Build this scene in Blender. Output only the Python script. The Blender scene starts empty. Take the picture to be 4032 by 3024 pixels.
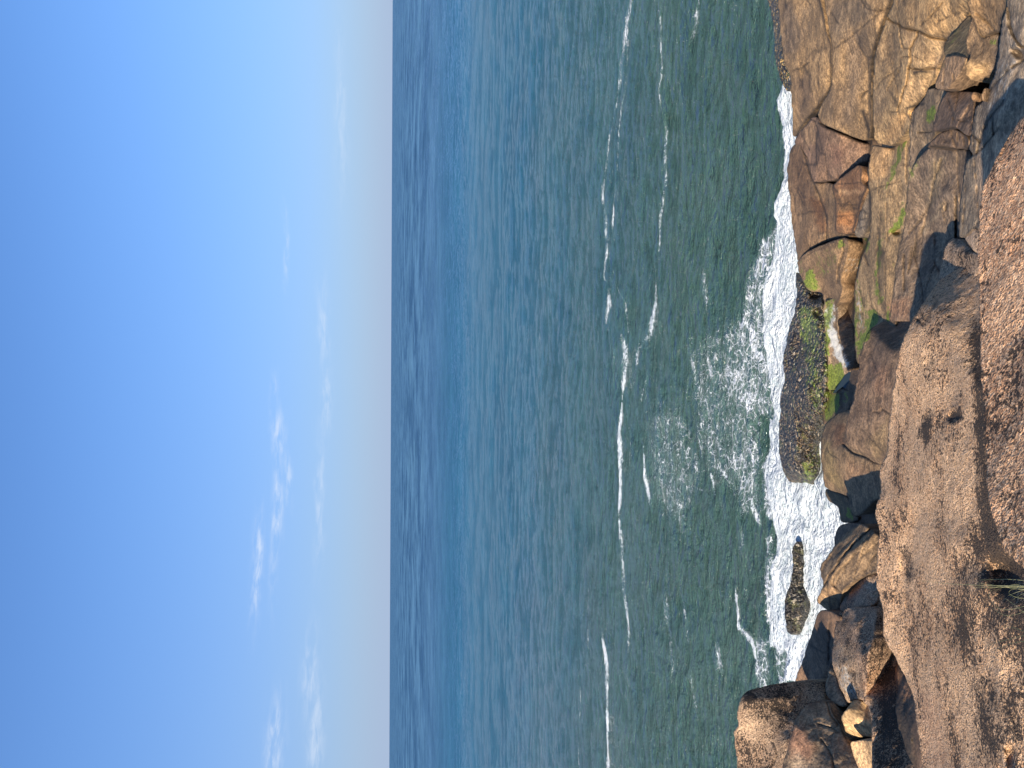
import bpy, math, random
import numpy as np
from mathutils import Vector, Matrix

rng = np.random.default_rng(7)
random.seed(7)
scene = bpy.context.scene
col = scene.collection

# ------------------------------------------------------------------ camera
H = 9.0                       # eye height above the sea, metres
FK = 5228.4                   # focal length in the tracing units
CX, CY = -1407.6, 2714.7      # picture centre in the tracing units
PITCH = math.radians(9.30)
ROLL = math.radians(0.25)
F = np.array([0, math.cos(PITCH), -math.sin(PITCH)])
U0 = np.array([0, math.sin(PITCH), math.cos(PITCH)])
R0 = np.array([1.0, 0, 0])
# the horizon sinks slightly towards the right-hand side of the upright view
R = R0 * math.cos(ROLL) + U0 * math.sin(ROLL)
U = U0 * math.cos(ROLL) - R0 * math.sin(ROLL)
CAM = np.array([0, 0, H])

cd = bpy.data.cameras.new('camera')
cam = bpy.data.objects.new('camera', cd)
col.objects.link(cam)
X_, Y_, Z_ = Vector(-U), Vector(R), Vector(-F)
m = Matrix(((X_[0], Y_[0], Z_[0]), (X_[1], Y_[1], Z_[1]), (X_[2], Y_[2], Z_[2])))
cam.matrix_world = Matrix.Translation(Vector(CAM)) @ m.to_4x4()
cd.sensor_fit = 'HORIZONTAL'
cd.sensor_width = 36.0
cd.lens = 26.0
cd.clip_start = 0.05
cd.clip_end = 200000
scene.camera = cam
scene.render.resolution_x = 1024
scene.render.resolution_y = 768

# ------------------------------------------------------------------ light
SUN_EL = math.radians(37)
SUN_AZ = math.radians(213)    # clockwise from the sea direction: behind the viewer, to the left
S = Vector((math.sin(SUN_AZ) * math.cos(SUN_EL), math.cos(SUN_AZ) * math.cos(SUN_EL), math.sin(SUN_EL)))
sd = bpy.data.lights.new('sun', 'SUN')
sd.energy = 5.0
sd.angle = math.radians(0.5)
sd.color = (1.0, 0.90, 0.76)
so = bpy.data.objects.new('sun', sd)
so.rotation_euler = S.to_track_quat('Z', 'Y').to_euler()
so.location = (-30, -30, 40)
col.objects.link(so)

scene.view_settings.view_transform = 'Standard'
scene.view_settings.look = 'None'
scene.view_settings.gamma = 1
scene.view_settings.exposure = 0.85
scene.view_settings.use_curve_mapping = False


# ------------------------------------------------------------------ node helpers
class NT:
    def __init__(s, tree):
        s.t = tree
        s.t.nodes.clear()

    def n(s, typ, **kw):
        nd = s.t.nodes.new(typ)
        for k, v in kw.items():
            if k.startswith('i_'):
                nd.inputs[int(k[2:])].default_value = v
            else:
                setattr(nd, k, v)
        return nd

    def L(s, a, b):
        s.t.links.new(a, b)

    def val(s, sock, v):
        if isinstance(v, (int, float, tuple, list)):
            sock.default_value = v
        else:
            s.L(v, sock)

    def math(s, op, a, b=0.0, c=None, clamp=False):
        nd = s.n('ShaderNodeMath', operation=op, use_clamp=clamp)
        s.val(nd.inputs[0], a)
        s.val(nd.inputs[1], b)
        if c is not None:
            s.val(nd.inputs[2], c)
        return nd.outputs[0]

    def ramp(s, v, lo, hi, a=0.0, b=1.0, smooth=True):
        nd = s.n('ShaderNodeMapRange', interpolation_type='SMOOTHSTEP' if smooth else 'LINEAR')
        s.val(nd.inputs['Value'], v)
        nd.inputs['From Min'].default_value = lo
        nd.inputs['From Max'].default_value = hi
        nd.inputs['To Min'].default_value = a
        nd.inputs['To Max'].default_value = b
        return nd.outputs[0]

    def mix(s, f, a, b, mode='MIX'):
        nd = s.n('ShaderNodeMix', data_type='RGBA', blend_type=mode)
        s.val(nd.inputs[0], f)
        s.val(nd.inputs[6], a if not (isinstance(a, tuple) and len(a) == 3) else (*a, 1))
        s.val(nd.inputs[7], b if not (isinstance(b, tuple) and len(b) == 3) else (*b, 1))
        return nd.outputs[2]

    def noise(s, vec, scale, detail=4, rough=0.55, dist=0.0, lac=2.0, ntype='FBM'):
        nd = s.n('ShaderNodeTexNoise', noise_dimensions='3D', noise_type=ntype)
        s.L(vec, nd.inputs['Vector'])
        nd.inputs['Scale'].default_value = scale
        nd.inputs['Detail'].default_value = detail
        nd.inputs['Roughness'].default_value = rough
        nd.inputs['Distortion'].default_value = dist
        nd.inputs['Lacunarity'].default_value = lac
        return nd.outputs[0]

    def vor(s, vec, scale, feature='F1', rand=1.0):
        nd = s.n('ShaderNodeTexVoronoi', feature=feature)
        s.L(vec, nd.inputs['Vector'])
        nd.inputs['Scale'].default_value = scale
        nd.inputs['Randomness'].default_value = rand
        return nd

    def mapping(s, vec, scale=(1, 1, 1), rot=(0, 0, 0), loc=(0, 0, 0)):
        nd = s.n('ShaderNodeMapping')
        s.L(vec, nd.inputs[0])
        nd.inputs[1].default_value = loc
        nd.inputs[2].default_value = rot
        nd.inputs[3].default_value = scale
        return nd.outputs[0]


# ------------------------------------------------------------------ world: sky and thin clouds
w = bpy.data.worlds.new('World')
scene.world = w
w.use_nodes = True
t = NT(w.node_tree)
out = t.n('ShaderNodeOutputWorld')
bg = t.n('ShaderNodeBackground')
sky = t.n('ShaderNodeTexSky', sky_type='NISHITA')
sky.sun_disc = False
sky.sun_elevation = SUN_EL
sky.sun_rotation = SUN_AZ
sky.altitude = 0
sky.air_density = 1.0
sky.dust_density = 0.6
sky.ozone_density = 2.2
tc = t.n('ShaderNodeTexCoord')
sep = t.n('ShaderNodeSeparateXYZ')
t.L(tc.outputs['Generated'], sep.inputs[0])
dz = sep.outputs[2]
az = t.math('ARCTAN2', sep.outputs[0], sep.outputs[1])       # 0 straight out to sea
el = t.math('ARCSINE', dz)
comb = t.n('ShaderNodeCombineXYZ')
t.L(az, comb.inputs[0])
t.L(el, comb.inputs[1])
# thin streaks low over the sea: (azimuth, elevation, half length, half thickness, strength)
CL = []
def cloud(x, y, hl, ht, s):     # full-picture tracing position to a direction in the sky
    sx, sy = x * 1.8228, y * 1.8228
    a = (1512 - sy) / 2912
    b = (2016 - sx) / 2912
    d = F + a * R + b * U
    d = d / np.linalg.norm(d)
    CL.append((math.atan2(d[0], d[1]), math.asin(d[2]), hl * 1.8228 / 2912, ht * 1.8228 / 2912, s))
cloud(556, 1225, 85, 9, .85)
cloud(593, 850, 42, 7, .6)
cloud(606, 940, 45, 13, .7)
cloud(597, 1110, 120, 9, .7)
cloud(622, 1035, 50, 8, .55)
cloud(618, 530, 70, 5, .45)
cloud(593, 1600, 62, 15, .75)
cloud(671, 1450, 75, 14, .45)
cloud(680, 1590, 90, 13, .5)
cloud(700, 700, 75, 12, .4)
cloud(705, 870, 80, 10, .4)
cloud(690, 1080, 110, 10, .38)
cloud(735, 250, 150, 12, .25)
nz = t.noise(t.mapping(comb.outputs[0], (26, 130, 1)), 1.0, 6, 0.62, 0.3)
wp = t.noise(t.mapping(comb.outputs[0], (9, 20, 1), loc=(3, 1, 0)), 1.0, 4, 0.6)
total = None
for a_, e_, hl, ht, s_ in CL:
    dx = t.math('DIVIDE', t.math('SUBTRACT', az, a_), hl)
    ew = t.math('ADD', el, t.math('MULTIPLY', t.math('SUBTRACT', wp, .5), 0.02))
    dy = t.math('DIVIDE', t.math('SUBTRACT', ew, e_), ht)
    r2 = t.math('ADD', t.math('MULTIPLY', dx, dx), t.math('MULTIPLY', dy, dy))
    g = t.math('MULTIPLY', t.math('EXPONENT', t.math('MULTIPLY', r2, -1.1)), s_)
    total = g if total is None else t.math('MAXIMUM', total, g)
cm = t.math('MULTIPLY', total, t.ramp(nz, .36, .68, 0.0, 1.15))
cm = t.math('MULTIPLY', cm, 0.85, clamp=True)
SKYGAIN = t.mix(1.0, sky.outputs[0], (0.55, .92, 1.34), 'MULTIPLY')
SKYGAIN = t.mix(1.0, SKYGAIN, t.mix(t.ramp(dz, 0, .38), (.72, .70, .76), (1.0, 1.0, 1.0)), 'MULTIPLY')
hz = t.math('EXPONENT', t.math('MULTIPLY', t.math('MAXIMUM', dz, 0.0), -5.5))
skyc = t.mix(t.math('MULTIPLY', hz, 0.9), SKYGAIN, (2.8, 3.5, 4.85))
skyc = t.mix(cm, skyc, (5.4, 5.9, 6.7))
t.L(skyc, bg.inputs[0])
bg.inputs[1].default_value = 0.084
t.L(bg.outputs[0], out.inputs[0])


# ------------------------------------------------------------------ numpy noise
_perm = rng.permutation(256)
_perm = np.concatenate([_perm, _perm, _perm])
_g3 = rng.normal(size=(256, 3))
_g3 /= np.linalg.norm(_g3, axis=1)[:, None]

def pnoise(P):
    Pi = np.floor(P).astype(np.int64)
    Pf = P - Pi
    Pi &= 255
    u = Pf * Pf * Pf * (Pf * (Pf * 6 - 15) + 10)
    res = 0
    for dx in (0, 1):
        for dy in (0, 1):
            for dz_ in (0, 1):
                h = _perm[_perm[_perm[(Pi[:, 0] + dx) & 255] + ((Pi[:, 1] + dy) & 255)] + ((Pi[:, 2] + dz_) & 255)]
                g = _g3[h]
                d = g[:, 0] * (Pf[:, 0] - dx) + g[:, 1] * (Pf[:, 1] - dy) + g[:, 2] * (Pf[:, 2] - dz_)
                wgt = (u[:, 0] if dx else 1 - u[:, 0]) * (u[:, 1] if dy else 1 - u[:, 1]) * (u[:, 2] if dz_ else 1 - u[:, 2])
                res = res + d * wgt
    return res * 1.5

def fbm(P, octv=4, gain=0.5, ridged=False):
    tot, a = 0, 1.0
    for o in range(octv):
        n_ = pnoise(P * (2.03 ** o) + o * 17.3)
        tot = tot + a * ((0.35 - np.abs(n_)) * 1.5 if ridged else n_)
        a *= gain
    return tot

def inside(poly, X, Y):
    poly = np.asarray(poly, float)
    r = np.zeros(X.shape, bool)
    x1, y1 = poly[-1]
    for x2, y2 in poly:
        if y1 != y2:
            c = ((y2 > Y) != (y1 > Y)) & (X < (x1 - x2) * (Y - y2) / (y1 - y2) + x2)
            r ^= c
        x1, y1 = x2, y2
    return r

def segdist(line, X, Y):
    d = np.full(X.shape, 1e9)
    for (x1, y1), (x2, y2) in zip(line[:-1], line[1:]):
        vx, vy = x2 - x1, y2 - y1
        L2 = vx * vx + vy * vy + 1e-9
        tt = np.clip(((X - x1) * vx + (Y - y1) * vy) / L2, 0, 1)
        d = np.minimum(d, np.hypot(X - x1 - tt * vx, Y - y1 - tt * vy))
    return d

def blur(A, r):
    """three box blurs of radius r cells"""
    r = max(1, int(r))
    k = 2 * r + 1
    for _ in range(3):
        for ax in (0, 1):
            pad = [(0, 0), (0, 0)]
            pad[ax] = (r + 1, r)
            c = np.cumsum(np.pad(A, pad, mode='edge'), axis=ax)
            if ax == 0:
                A = (c[k:] - c[:-k]) / k
            else:
                A = (c[:, k:] - c[:, :-k]) / k
    return A

def subdivide(poly, step=24, jit=5, smooth=1):
    p = np.asarray(poly, float)
    for _ in range(smooth):
        q = np.roll(p, -1, 0)
        a, b = p * .8 + q * .2, p * .2 + q * .8
        p = np.stack([a, b], 1).reshape(-1, 2)
    out_ = []
    for i in range(len(p)):
        a, b = p[i], p[(i + 1) % len(p)]
        n_ = max(1, int(np.linalg.norm(b - a) / step))
        for k in range(n_):
            out_.append(a + (b - a) * k / n_)
    p = np.array(out_)
    P3 = np.column_stack([p / 60.0, np.zeros(len(p))])
    P4 = np.column_stack([p / 18.0, np.ones(len(p)) * 5])
    jx = pnoise(P3) * jit * 1.5 + pnoise(P4) * jit * .7
    jy = pnoise(P3 + 31.7) * jit * 1.5 + pnoise(P4 + 31.7) * jit * .7
    return p + np.column_stack([jx, jy])

def rays(X, Y):
    a = (CY - Y) / FK
    b = (CX - X) / FK
    return F + a[..., None] * R + b[..., None] * U

def invZ_of(x, y, z):
    r = rays(np.array(float(x)), np.array(float(y)))
    return -r[2] / (H - z)

def base_inv(anchors, X, Y, power=2.5):
    X = np.clip(X, -200, 2230) + np.clip(X - 2230, 0, None) * .25
    Y = np.clip(Y, -20, 5450) + np.clip(Y - 5450, 0, None) * .25 + np.clip(Y + 20, None, 0) * .25
    A = np.array([[x, y, 1.0] for x, y, z in anchors])
    v = np.array([invZ_of(*a) for a in anchors])
    S_ = np.array([1000., 1000., 1.])
    M = A / S_
    if len(anchors) < 4:
        co = np.linalg.lstsq(M, v, rcond=None)[0] if len(anchors) == 3 else np.array([0, 0, v.mean()])
    else:
        co = np.linalg.solve(M.T @ M + np.eye(3) * 1e-5, M.T @ v)
    res = v - M @ co
    base = co[0] * X / 1000 + co[1] * Y / 1000 + co[2]
    num, den = 0, 1e-9
    for (x, y, z), r_ in zip(anchors, res):
        wgt = 1.0 / (((X - x) ** 2 + (Y - y) ** 2) / 1e4 + 0.6) ** (power / 2)
        num = num + wgt * r_
        den = den + wgt
    return base + num / den

def nrm(v):
    v = np.asarray(v, float)
    return v / np.linalg.norm(v)

# ------------------------------------------------------------------ paint: rock colour, with some shade and lit faces painted in
TINT = []     # (polygon, colour, strength, blur)
MOSS = []     # (polygon or line, strength, blur, width)
DARK = []     # dark lichen / black crust, and cast shade painted the same way
WHITE = []    # pale bleached crust

STEP = 8.0
ROCKS = []
JOINT_AND_SHADE = []     # (line, width): dirt and dark lichen in the joints; shade painted for holes

def solve(mask, ga, gb, w0, lam, iters=260):
    """least squares depth whose slopes follow ga (along columns) and gb (along rows)"""
    mx = mask[1:] & mask[:-1]          # links along axis 0 (x direction)
    my = mask[:, 1:] & mask[:, :-1]
    def A(v):
        o = lam * v
        d = (v[1:] - v[:-1]) * mx
        o[1:] += d
        o[:-1] -= d
        d = (v[:, 1:] - v[:, :-1]) * my
        o[:, 1:] += d
        o[:, :-1] -= d
        return o * mask
    rhs = lam * w0
    d = ga * mx
    rhs[1:] += d
    rhs[:-1] -= d
    d = gb * my
    rhs[:, 1:] += d
    rhs[:, :-1] -= d
    rhs = rhs * mask
    x = w0 * mask
    r = rhs - A(x)
    p = r.copy()
    rs = (r * r).sum()
    for _ in range(iters):
        Ap = A(p)
        al = rs / max((p * Ap).sum(), 1e-30)
        x += al * p
        r -= al * Ap
        rn = (r * r).sum()
        if rn < 1e-12:
            break
        p = r + rn / rs * p
        rs = rn
    return x

def rock(name, label, category, mat, outline, anchors, rim=((40, .8),), facets=(), cracks=(), pits=(),
         cells=(0.85, .30), rough=(0.02, .35), lam=2.5e-4, jit=5, smooth=1, base=(.3, .23, .16), thick=1.2,
         tilt=None, group=None, strata=0.0, kind=None, under=None):
    if under is None:
        under = 16 if mat is M_LE and thick > .5 else 0
    if mat is M_LE:
        anchors = [(x, y, z + .7 * max(0, min((x - 1130) / 450, 1, (2060 - x) / 350))) if y < 2300 else (x, y, z) for x, y, z in anchors]
    poly = subdivide(outline, jit=jit, smooth=smooth)
    st = STEP
    x0, y0 = poly.min(0) - st * 3
    x1, y1 = poly.max(0) + st * 3
    x0 = math.floor(x0 / st) * st
    y0 = math.floor(y0 / st) * st
    nx, ny = int((x1 - x0) / st) + 2, int((y1 - y0) / st) + 2
    X, Y = np.meshgrid(x0 + np.arange(nx) * st, y0 + np.arange(ny) * st, indexing='ij')
    mask = inside(poly, X, Y)
    if under:
        for k_ in range(1, int(under / st) + 1):
            mask[k_:] |= inside(poly, X, Y)[:-k_]
    if mask.sum() < 12:
        return None
    inv = base_inv(anchors, X, Y)
    inv = np.clip(inv, 0.02, 2)
    w0 = -np.log(inv)
    r = rays(X, Y)
    h = st / FK
    wa = -np.gradient(w0, h, axis=1)      # a falls as Y grows
    wb = -np.gradient(w0, h, axis=0)
    Ta = wa[..., None] * r + R
    Tb = wb[..., None] * r + U
    n = np.cross(Ta, Tb)
    n /= np.linalg.norm(n, axis=-1)[..., None]
    if tilt is not None:
        tv, tw = nrm(tilt[:3]), tilt[3]
        n = n * (1 - tw) + tv * tw
    for f in facets:
        fp, fn = f[0], nrm(f[1])
        fb = f[2] if len(f) > 2 else 10
        fs = f[3] if len(f) > 3 else 1.0
        fm = blur(inside(subdivide(fp, jit=4, smooth=0), X, Y).astype(float), max(1, fb / st / 1.7))[..., None] * fs
        n = n * (1 - fm) + fn * fm
    P0 = CAM + r * np.exp(w0)[..., None]
    frac = np.zeros(X.shape)
    # broken, slightly planar faces: every cell of a warped cell pattern leans its own way
    if cells and cells[1] > 0:
        q = P0.reshape(-1, 3) / cells[0]
        q = q + 0.25 * np.column_stack([pnoise(q * 1.1 + 3), pnoise(q * 1.1 + 9), pnoise(q * 1.1 + 15)])
        ci = np.floor(q).astype(int)
        best = np.full(len(q), 1e9)
        sec = np.full(len(q), 1e9)
        tv = np.zeros((len(q), 3))
        for dx in (-1, 0, 1):
            for dy in (-1, 0, 1):
                for dz_ in (-1, 0, 1):
                    c = ci + (dx, dy, dz_)
                    hh = _perm[_perm[_perm[c[:, 0] & 255] + (c[:, 1] & 255)] + (c[:, 2] & 255)]
                    fp = c + 0.5 + 0.42 * _g3[hh]
                    dd = ((q - fp) ** 2).sum(1)
                    b_ = dd < best
                    sec = np.where(b_, best, np.minimum(sec, dd))
                    best[b_] = dd[b_]
                    tv[b_] = _g3[(hh[b_] * 7 + 3) & 255]
        tv = tv.reshape(X.shape + (3,))
        edge = (np.sqrt(sec) - np.sqrt(best)).reshape(X.shape) * cells[0]
        if name == 'rock_block':
            part = np.clip(pnoise(P0.reshape(-1, 3) * .8 + 5).reshape(X.shape) * 5 + .1, 0, 1)
            frac = np.exp(-(edge / (.010 + .0022 / np.clip(inv, .05, 1))) ** 2) * part
        for k in range(3):
            tv[..., k] = blur(tv[..., k], 1)
        n = n + tv * cells[1]
    # rounded rims
    mf = mask.astype(float)
    big = np.pad(mf, 40)
    for (rr, ss) in rim:
        c = max(1, rr / st / 1.7)
        M = blur(big, c)
        gx, gy = np.gradient(M)
        M, gx, gy = M[40:-40, 40:-40], gx[40:-40, 40:-40], gy[40:-40, 40:-40]
        g = np.hypot(gx, gy) + 1e-9
        s_ = np.clip(2 * (1 - M), 0, 1) ** 1.3 * ss
        o = (-gx / g)[..., None] * (-U) + (-gy / g)[..., None] * (-R)
        n = n + o * s_[..., None]
    n /= np.linalg.norm(n, axis=-1)[..., None]
    rn_ = (n * r).sum(-1)
    lim = -0.24
    bad = rn_ > lim
    # keep every face turned at least a little to the side it was traced from
    rh = r / np.linalg.norm(r, axis=-1)[..., None]
    n = n - rh * (np.maximum(rn_ - lim, 0))[..., None]
    n /= np.linalg.norm(n, axis=-1)[..., None]
    rn_ = np.minimum((n * r).sum(-1), -0.2)
    ta = -(n @ R) / rn_
    tb = -(n @ U) / rn_
    gA = -(tb[1:] + tb[:-1]) / 2 * h      # x direction: b falls
    gB = -(ta[:, 1:] + ta[:, :-1]) / 2 * h
    wsol = solve(mask, gA, gB, w0.copy(), lam)
    wsol = np.where(mask, wsol, w0)
    Zd = np.exp(wsol)
    P = CAM + r * Zd[..., None]
    flat = P.reshape(-1, 3)
    amp, sc = rough
    nzv = fbm(flat / sc, 5, .55) * amp + fbm(flat / (sc * 4) + 7, 2) * amp * 1.6
    if strata:
        q = flat @ np.array([[.25, .2, 1.0], [1, 0, 0], [0, 1, 0]]).T * np.array([9, .8, .8])
        nzv = nzv + fbm(q, 3, .6, ridged=True) * strata
    nzv = nzv.reshape(X.shape)
    dw = nzv / Zd
    for c in cracks:
        line, wd, dp = c
        ln = np.asarray(line, float)
        wob = (pnoise(np.column_stack([X.ravel() / 45, Y.ravel() / 45, np.zeros(X.size) + 3]))).reshape(X.shape) * 8
        d = segdist(ln, X + wob, Y + wob * .6)
        dw = dw + .5 * dp / Zd * np.exp(-(d / wd) ** 2)
    for p_ in pits:
        pm = inside(subdivide(p_[0], jit=5, smooth=1), X, Y).astype(float)
        pm = blur(pm, max(1, (p_[2] if len(p_) > 2 else 8) / st / 1.7))
        dw = dw + p_[1] / Zd * pm
    dw = dw + frac * .025 / Zd
    wsol = wsol + dw
    # boundary points slide along the traced outline so the edge has no stair-steps
    quad = mask[1:, 1:] & mask[1:, :-1] & mask[:-1, 1:] & mask[:-1, :-1]
    used = np.zeros(mask.shape, bool)
    used[1:, 1:] |= quad
    used[1:, :-1] |= quad
    used[:-1, 1:] |= quad
    used[:-1, :-1] |= quad
    idx = -np.ones(mask.shape, int)
    idx[used] = np.arange(used.sum())
    i, j = np.nonzero(quad)
    q = np.stack([idx[i, j], idx[i, j + 1], idx[i + 1, j + 1], idx[i + 1, j]], 1)
    e = np.concatenate([q[:, [0, 1]], q[:, [1, 2]], q[:, [2, 3]], q[:, [3, 0]]])
    key = np.minimum(e[:, 0], e[:, 1]) * 10000000 + np.maximum(e[:, 0], e[:, 1])
    uq, inv_, cnt = np.unique(key, return_inverse=True, return_counts=True)
    be = e[cnt[inv_] == 1]
    XY = np.column_stack([X[used], Y[used]])
    wv = wsol[used]
    for _ in range(3):
        s2 = np.zeros_like(XY)
        c2 = np.zeros(len(XY))
        for a_, b_ in ((0, 1), (1, 0)):
            np.add.at(s2, be[:, a_], XY[be[:, b_]])
            np.add.at(c2, be[:, a_], 1)
        bm = c2 > 0
        XY[bm] = .45 * XY[bm] + .55 * s2[bm] / c2[bm][:, None]
    for _ in range(8):
        s2 = np.zeros(len(XY))
        for a_, b_ in ((0, 1), (1, 0)):
            np.add.at(s2, be[:, a_], wv[be[:, b_]])
        wv = wv.copy()
        wv[bm] = .4 * wv[bm] + .6 * s2[bm] / c2[bm]
    rv = rays(XY[:, 0], XY[:, 1])
    V = CAM + rv * np.exp(wv)[:, None]
    nv = len(V)
    # body behind the traced face: closed and thick
    cen = V.mean(0)
    bset = np.unique(be)
    mp = -np.ones(nv, int)
    mp[bset] = np.arange(len(bset))
    Vb = V[bset]
    rh = rv[bset] / np.linalg.norm(rv[bset], axis=1)[:, None]
    dirv = rh * .45 + np.array([0, .15, -.75])
    dirv /= np.linalg.norm(dirv, axis=1)[:, None]
    l1 = Vb + dirv * thick * .3 + (cen - Vb) * .02
    l2 = Vb + dirv * thick * .9 + (cen - Vb) * .18
    cc = cen + np.array([0, .3, -1.0]) * thick
    VV = np.vstack([V, l1, l2, cc[None]])
    nb = len(bset)
    a0, b0 = be[:, 0], be[:, 1]
    ma, mb = mp[a0], mp[b0]
    s1 = np.stack([b0, a0, nv + ma, nv + mb], 1)
    s2 = np.stack([nv + mb, nv + ma, nv + nb + ma, nv + nb + mb], 1)
    tri = np.stack([nv + nb + mb, nv + nb + ma, np.full(len(ma), nv + 2 * nb)], 1)
    Q = np.vstack([q, s1, s2])
    org = np.array([cen[0], cen[1], VV[:, 2].min()])
    me = bpy.data.meshes.new(name)
    me.vertices.add(len(VV))
    me.vertices.foreach_set('co', (VV - org).astype(np.float32).ravel())
    nl = len(Q) * 4 + len(tri) * 3
    me.loops.add(nl)
    me.loops.foreach_set('vertex_index', np.concatenate([Q.ravel(), tri.ravel()]).astype(np.int32))
    me.polygons.add(len(Q) + len(tri))
    starts = np.concatenate([np.arange(len(Q)) * 4, len(Q) * 4 + np.arange(len(tri)) * 3])
    me.polygons.foreach_set('loop_start', starts.astype(np.int32))
    me.polygons.foreach_set('use_smooth', np.ones(len(Q) + len(tri), bool))
    me.update(calc_edges=True)
    # colours of the stone, with painted light and shade
    colr = np.tile(np.array(base, float), (nv, 1))
    x_, y_ = XY[:, 0], XY[:, 1]
    wj = pnoise(np.column_stack([x_ / 50, y_ / 50, x_ * 0])) * 22 + pnoise(np.column_stack([x_ / 17, y_ / 17, x_ * 0 + 4])) * 9
    wk = pnoise(np.column_stack([x_ / 50, y_ / 50, x_ * 0 + 9])) * 22 + pnoise(np.column_stack([x_ / 17, y_ / 17, x_ * 0 + 14])) * 9
    def softpoly(p_, bl):
        p_ = np.asarray(p_, float)
        if x_.max() < p_[:, 0].min() - 60 or x_.min() > p_[:, 0].max() + 60 or y_.max() < p_[:, 1].min() - 60 or y_.min() > p_[:, 1].max() + 60:
            return None
        ins = inside(p_, x_ + wj, y_ + wk)
        d = segdist(np.vstack([p_, p_[:1]]), x_ + wj, y_ + wk)
        sd_ = np.where(ins, d, -d)
        return np.clip(.5 + sd_ / bl, 0, 1)
    for (p_, c_, s_, bl, nm) in TINT:
        if nm and nm != name and nm not in label:
            continue
        f_ = softpoly(p_, bl)
        if f_ is not None:
            colr = colr + (np.array(c_) - colr) * (f_ * s_)[:, None]
    cr = frac[used] * .7
    wob = pnoise(np.column_stack([x_ / 45, y_ / 45, np.zeros(nv) + 3])) * 8
    for c in cracks:
        d = segdist(c[0], x_ + wob, y_ + wob * .6)
        cr = np.maximum(cr, np.exp(-(d / max(5.0, c[1] * .8)) ** 2) * min(1, .45 + c[2] * 5))
    for ln, wd in JOINT_AND_SHADE:
        d = segdist(ln, x_ + wob * .6, y_ + wob * .4)
        cr = np.maximum(cr, np.exp(-(d / wd) ** 2))
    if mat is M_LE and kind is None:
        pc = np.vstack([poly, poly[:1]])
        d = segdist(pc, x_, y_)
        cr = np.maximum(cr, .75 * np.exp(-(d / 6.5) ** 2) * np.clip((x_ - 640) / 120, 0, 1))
    chans = {'crack': cr}
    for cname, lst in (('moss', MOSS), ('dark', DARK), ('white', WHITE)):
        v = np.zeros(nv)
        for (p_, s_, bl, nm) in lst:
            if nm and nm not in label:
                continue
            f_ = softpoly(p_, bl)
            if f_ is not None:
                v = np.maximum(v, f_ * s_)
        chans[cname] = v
    ext = len(VV) - nv
    bi = np.concatenate([bset, bset, bset[:1]])
    full = np.vstack([colr, colr[bi]])
    at = me.attributes.new('tint', 'FLOAT_COLOR', 'POINT')
    at.data.foreach_set('color', np.column_stack([full, np.ones(len(full))]).astype(np.float32).ravel())
    for cname, v in chans.items():
        at = me.attributes.new(cname, 'FLOAT', 'POINT')
        at.data.foreach_set('value', np.concatenate([v, v[bi]]).astype(np.float32))
    me.materials.append(mat)
    ob = bpy.data.objects.new(name, me)
    ob.location = org
    col.objects.link(ob)
    if kind:
        ob['kind'] = kind
    else:
        ob['label'] = label
        ob['category'] = category
        group = group or {'rock_block': 'jointed blocks of the bedrock ledge', 'mussel_bank': 'mussel-crusted rocks in the surf',
                          'boulder': 'boulders along the shore'}.get(name)
        if group:
            ob['group'] = group
    return ob


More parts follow.
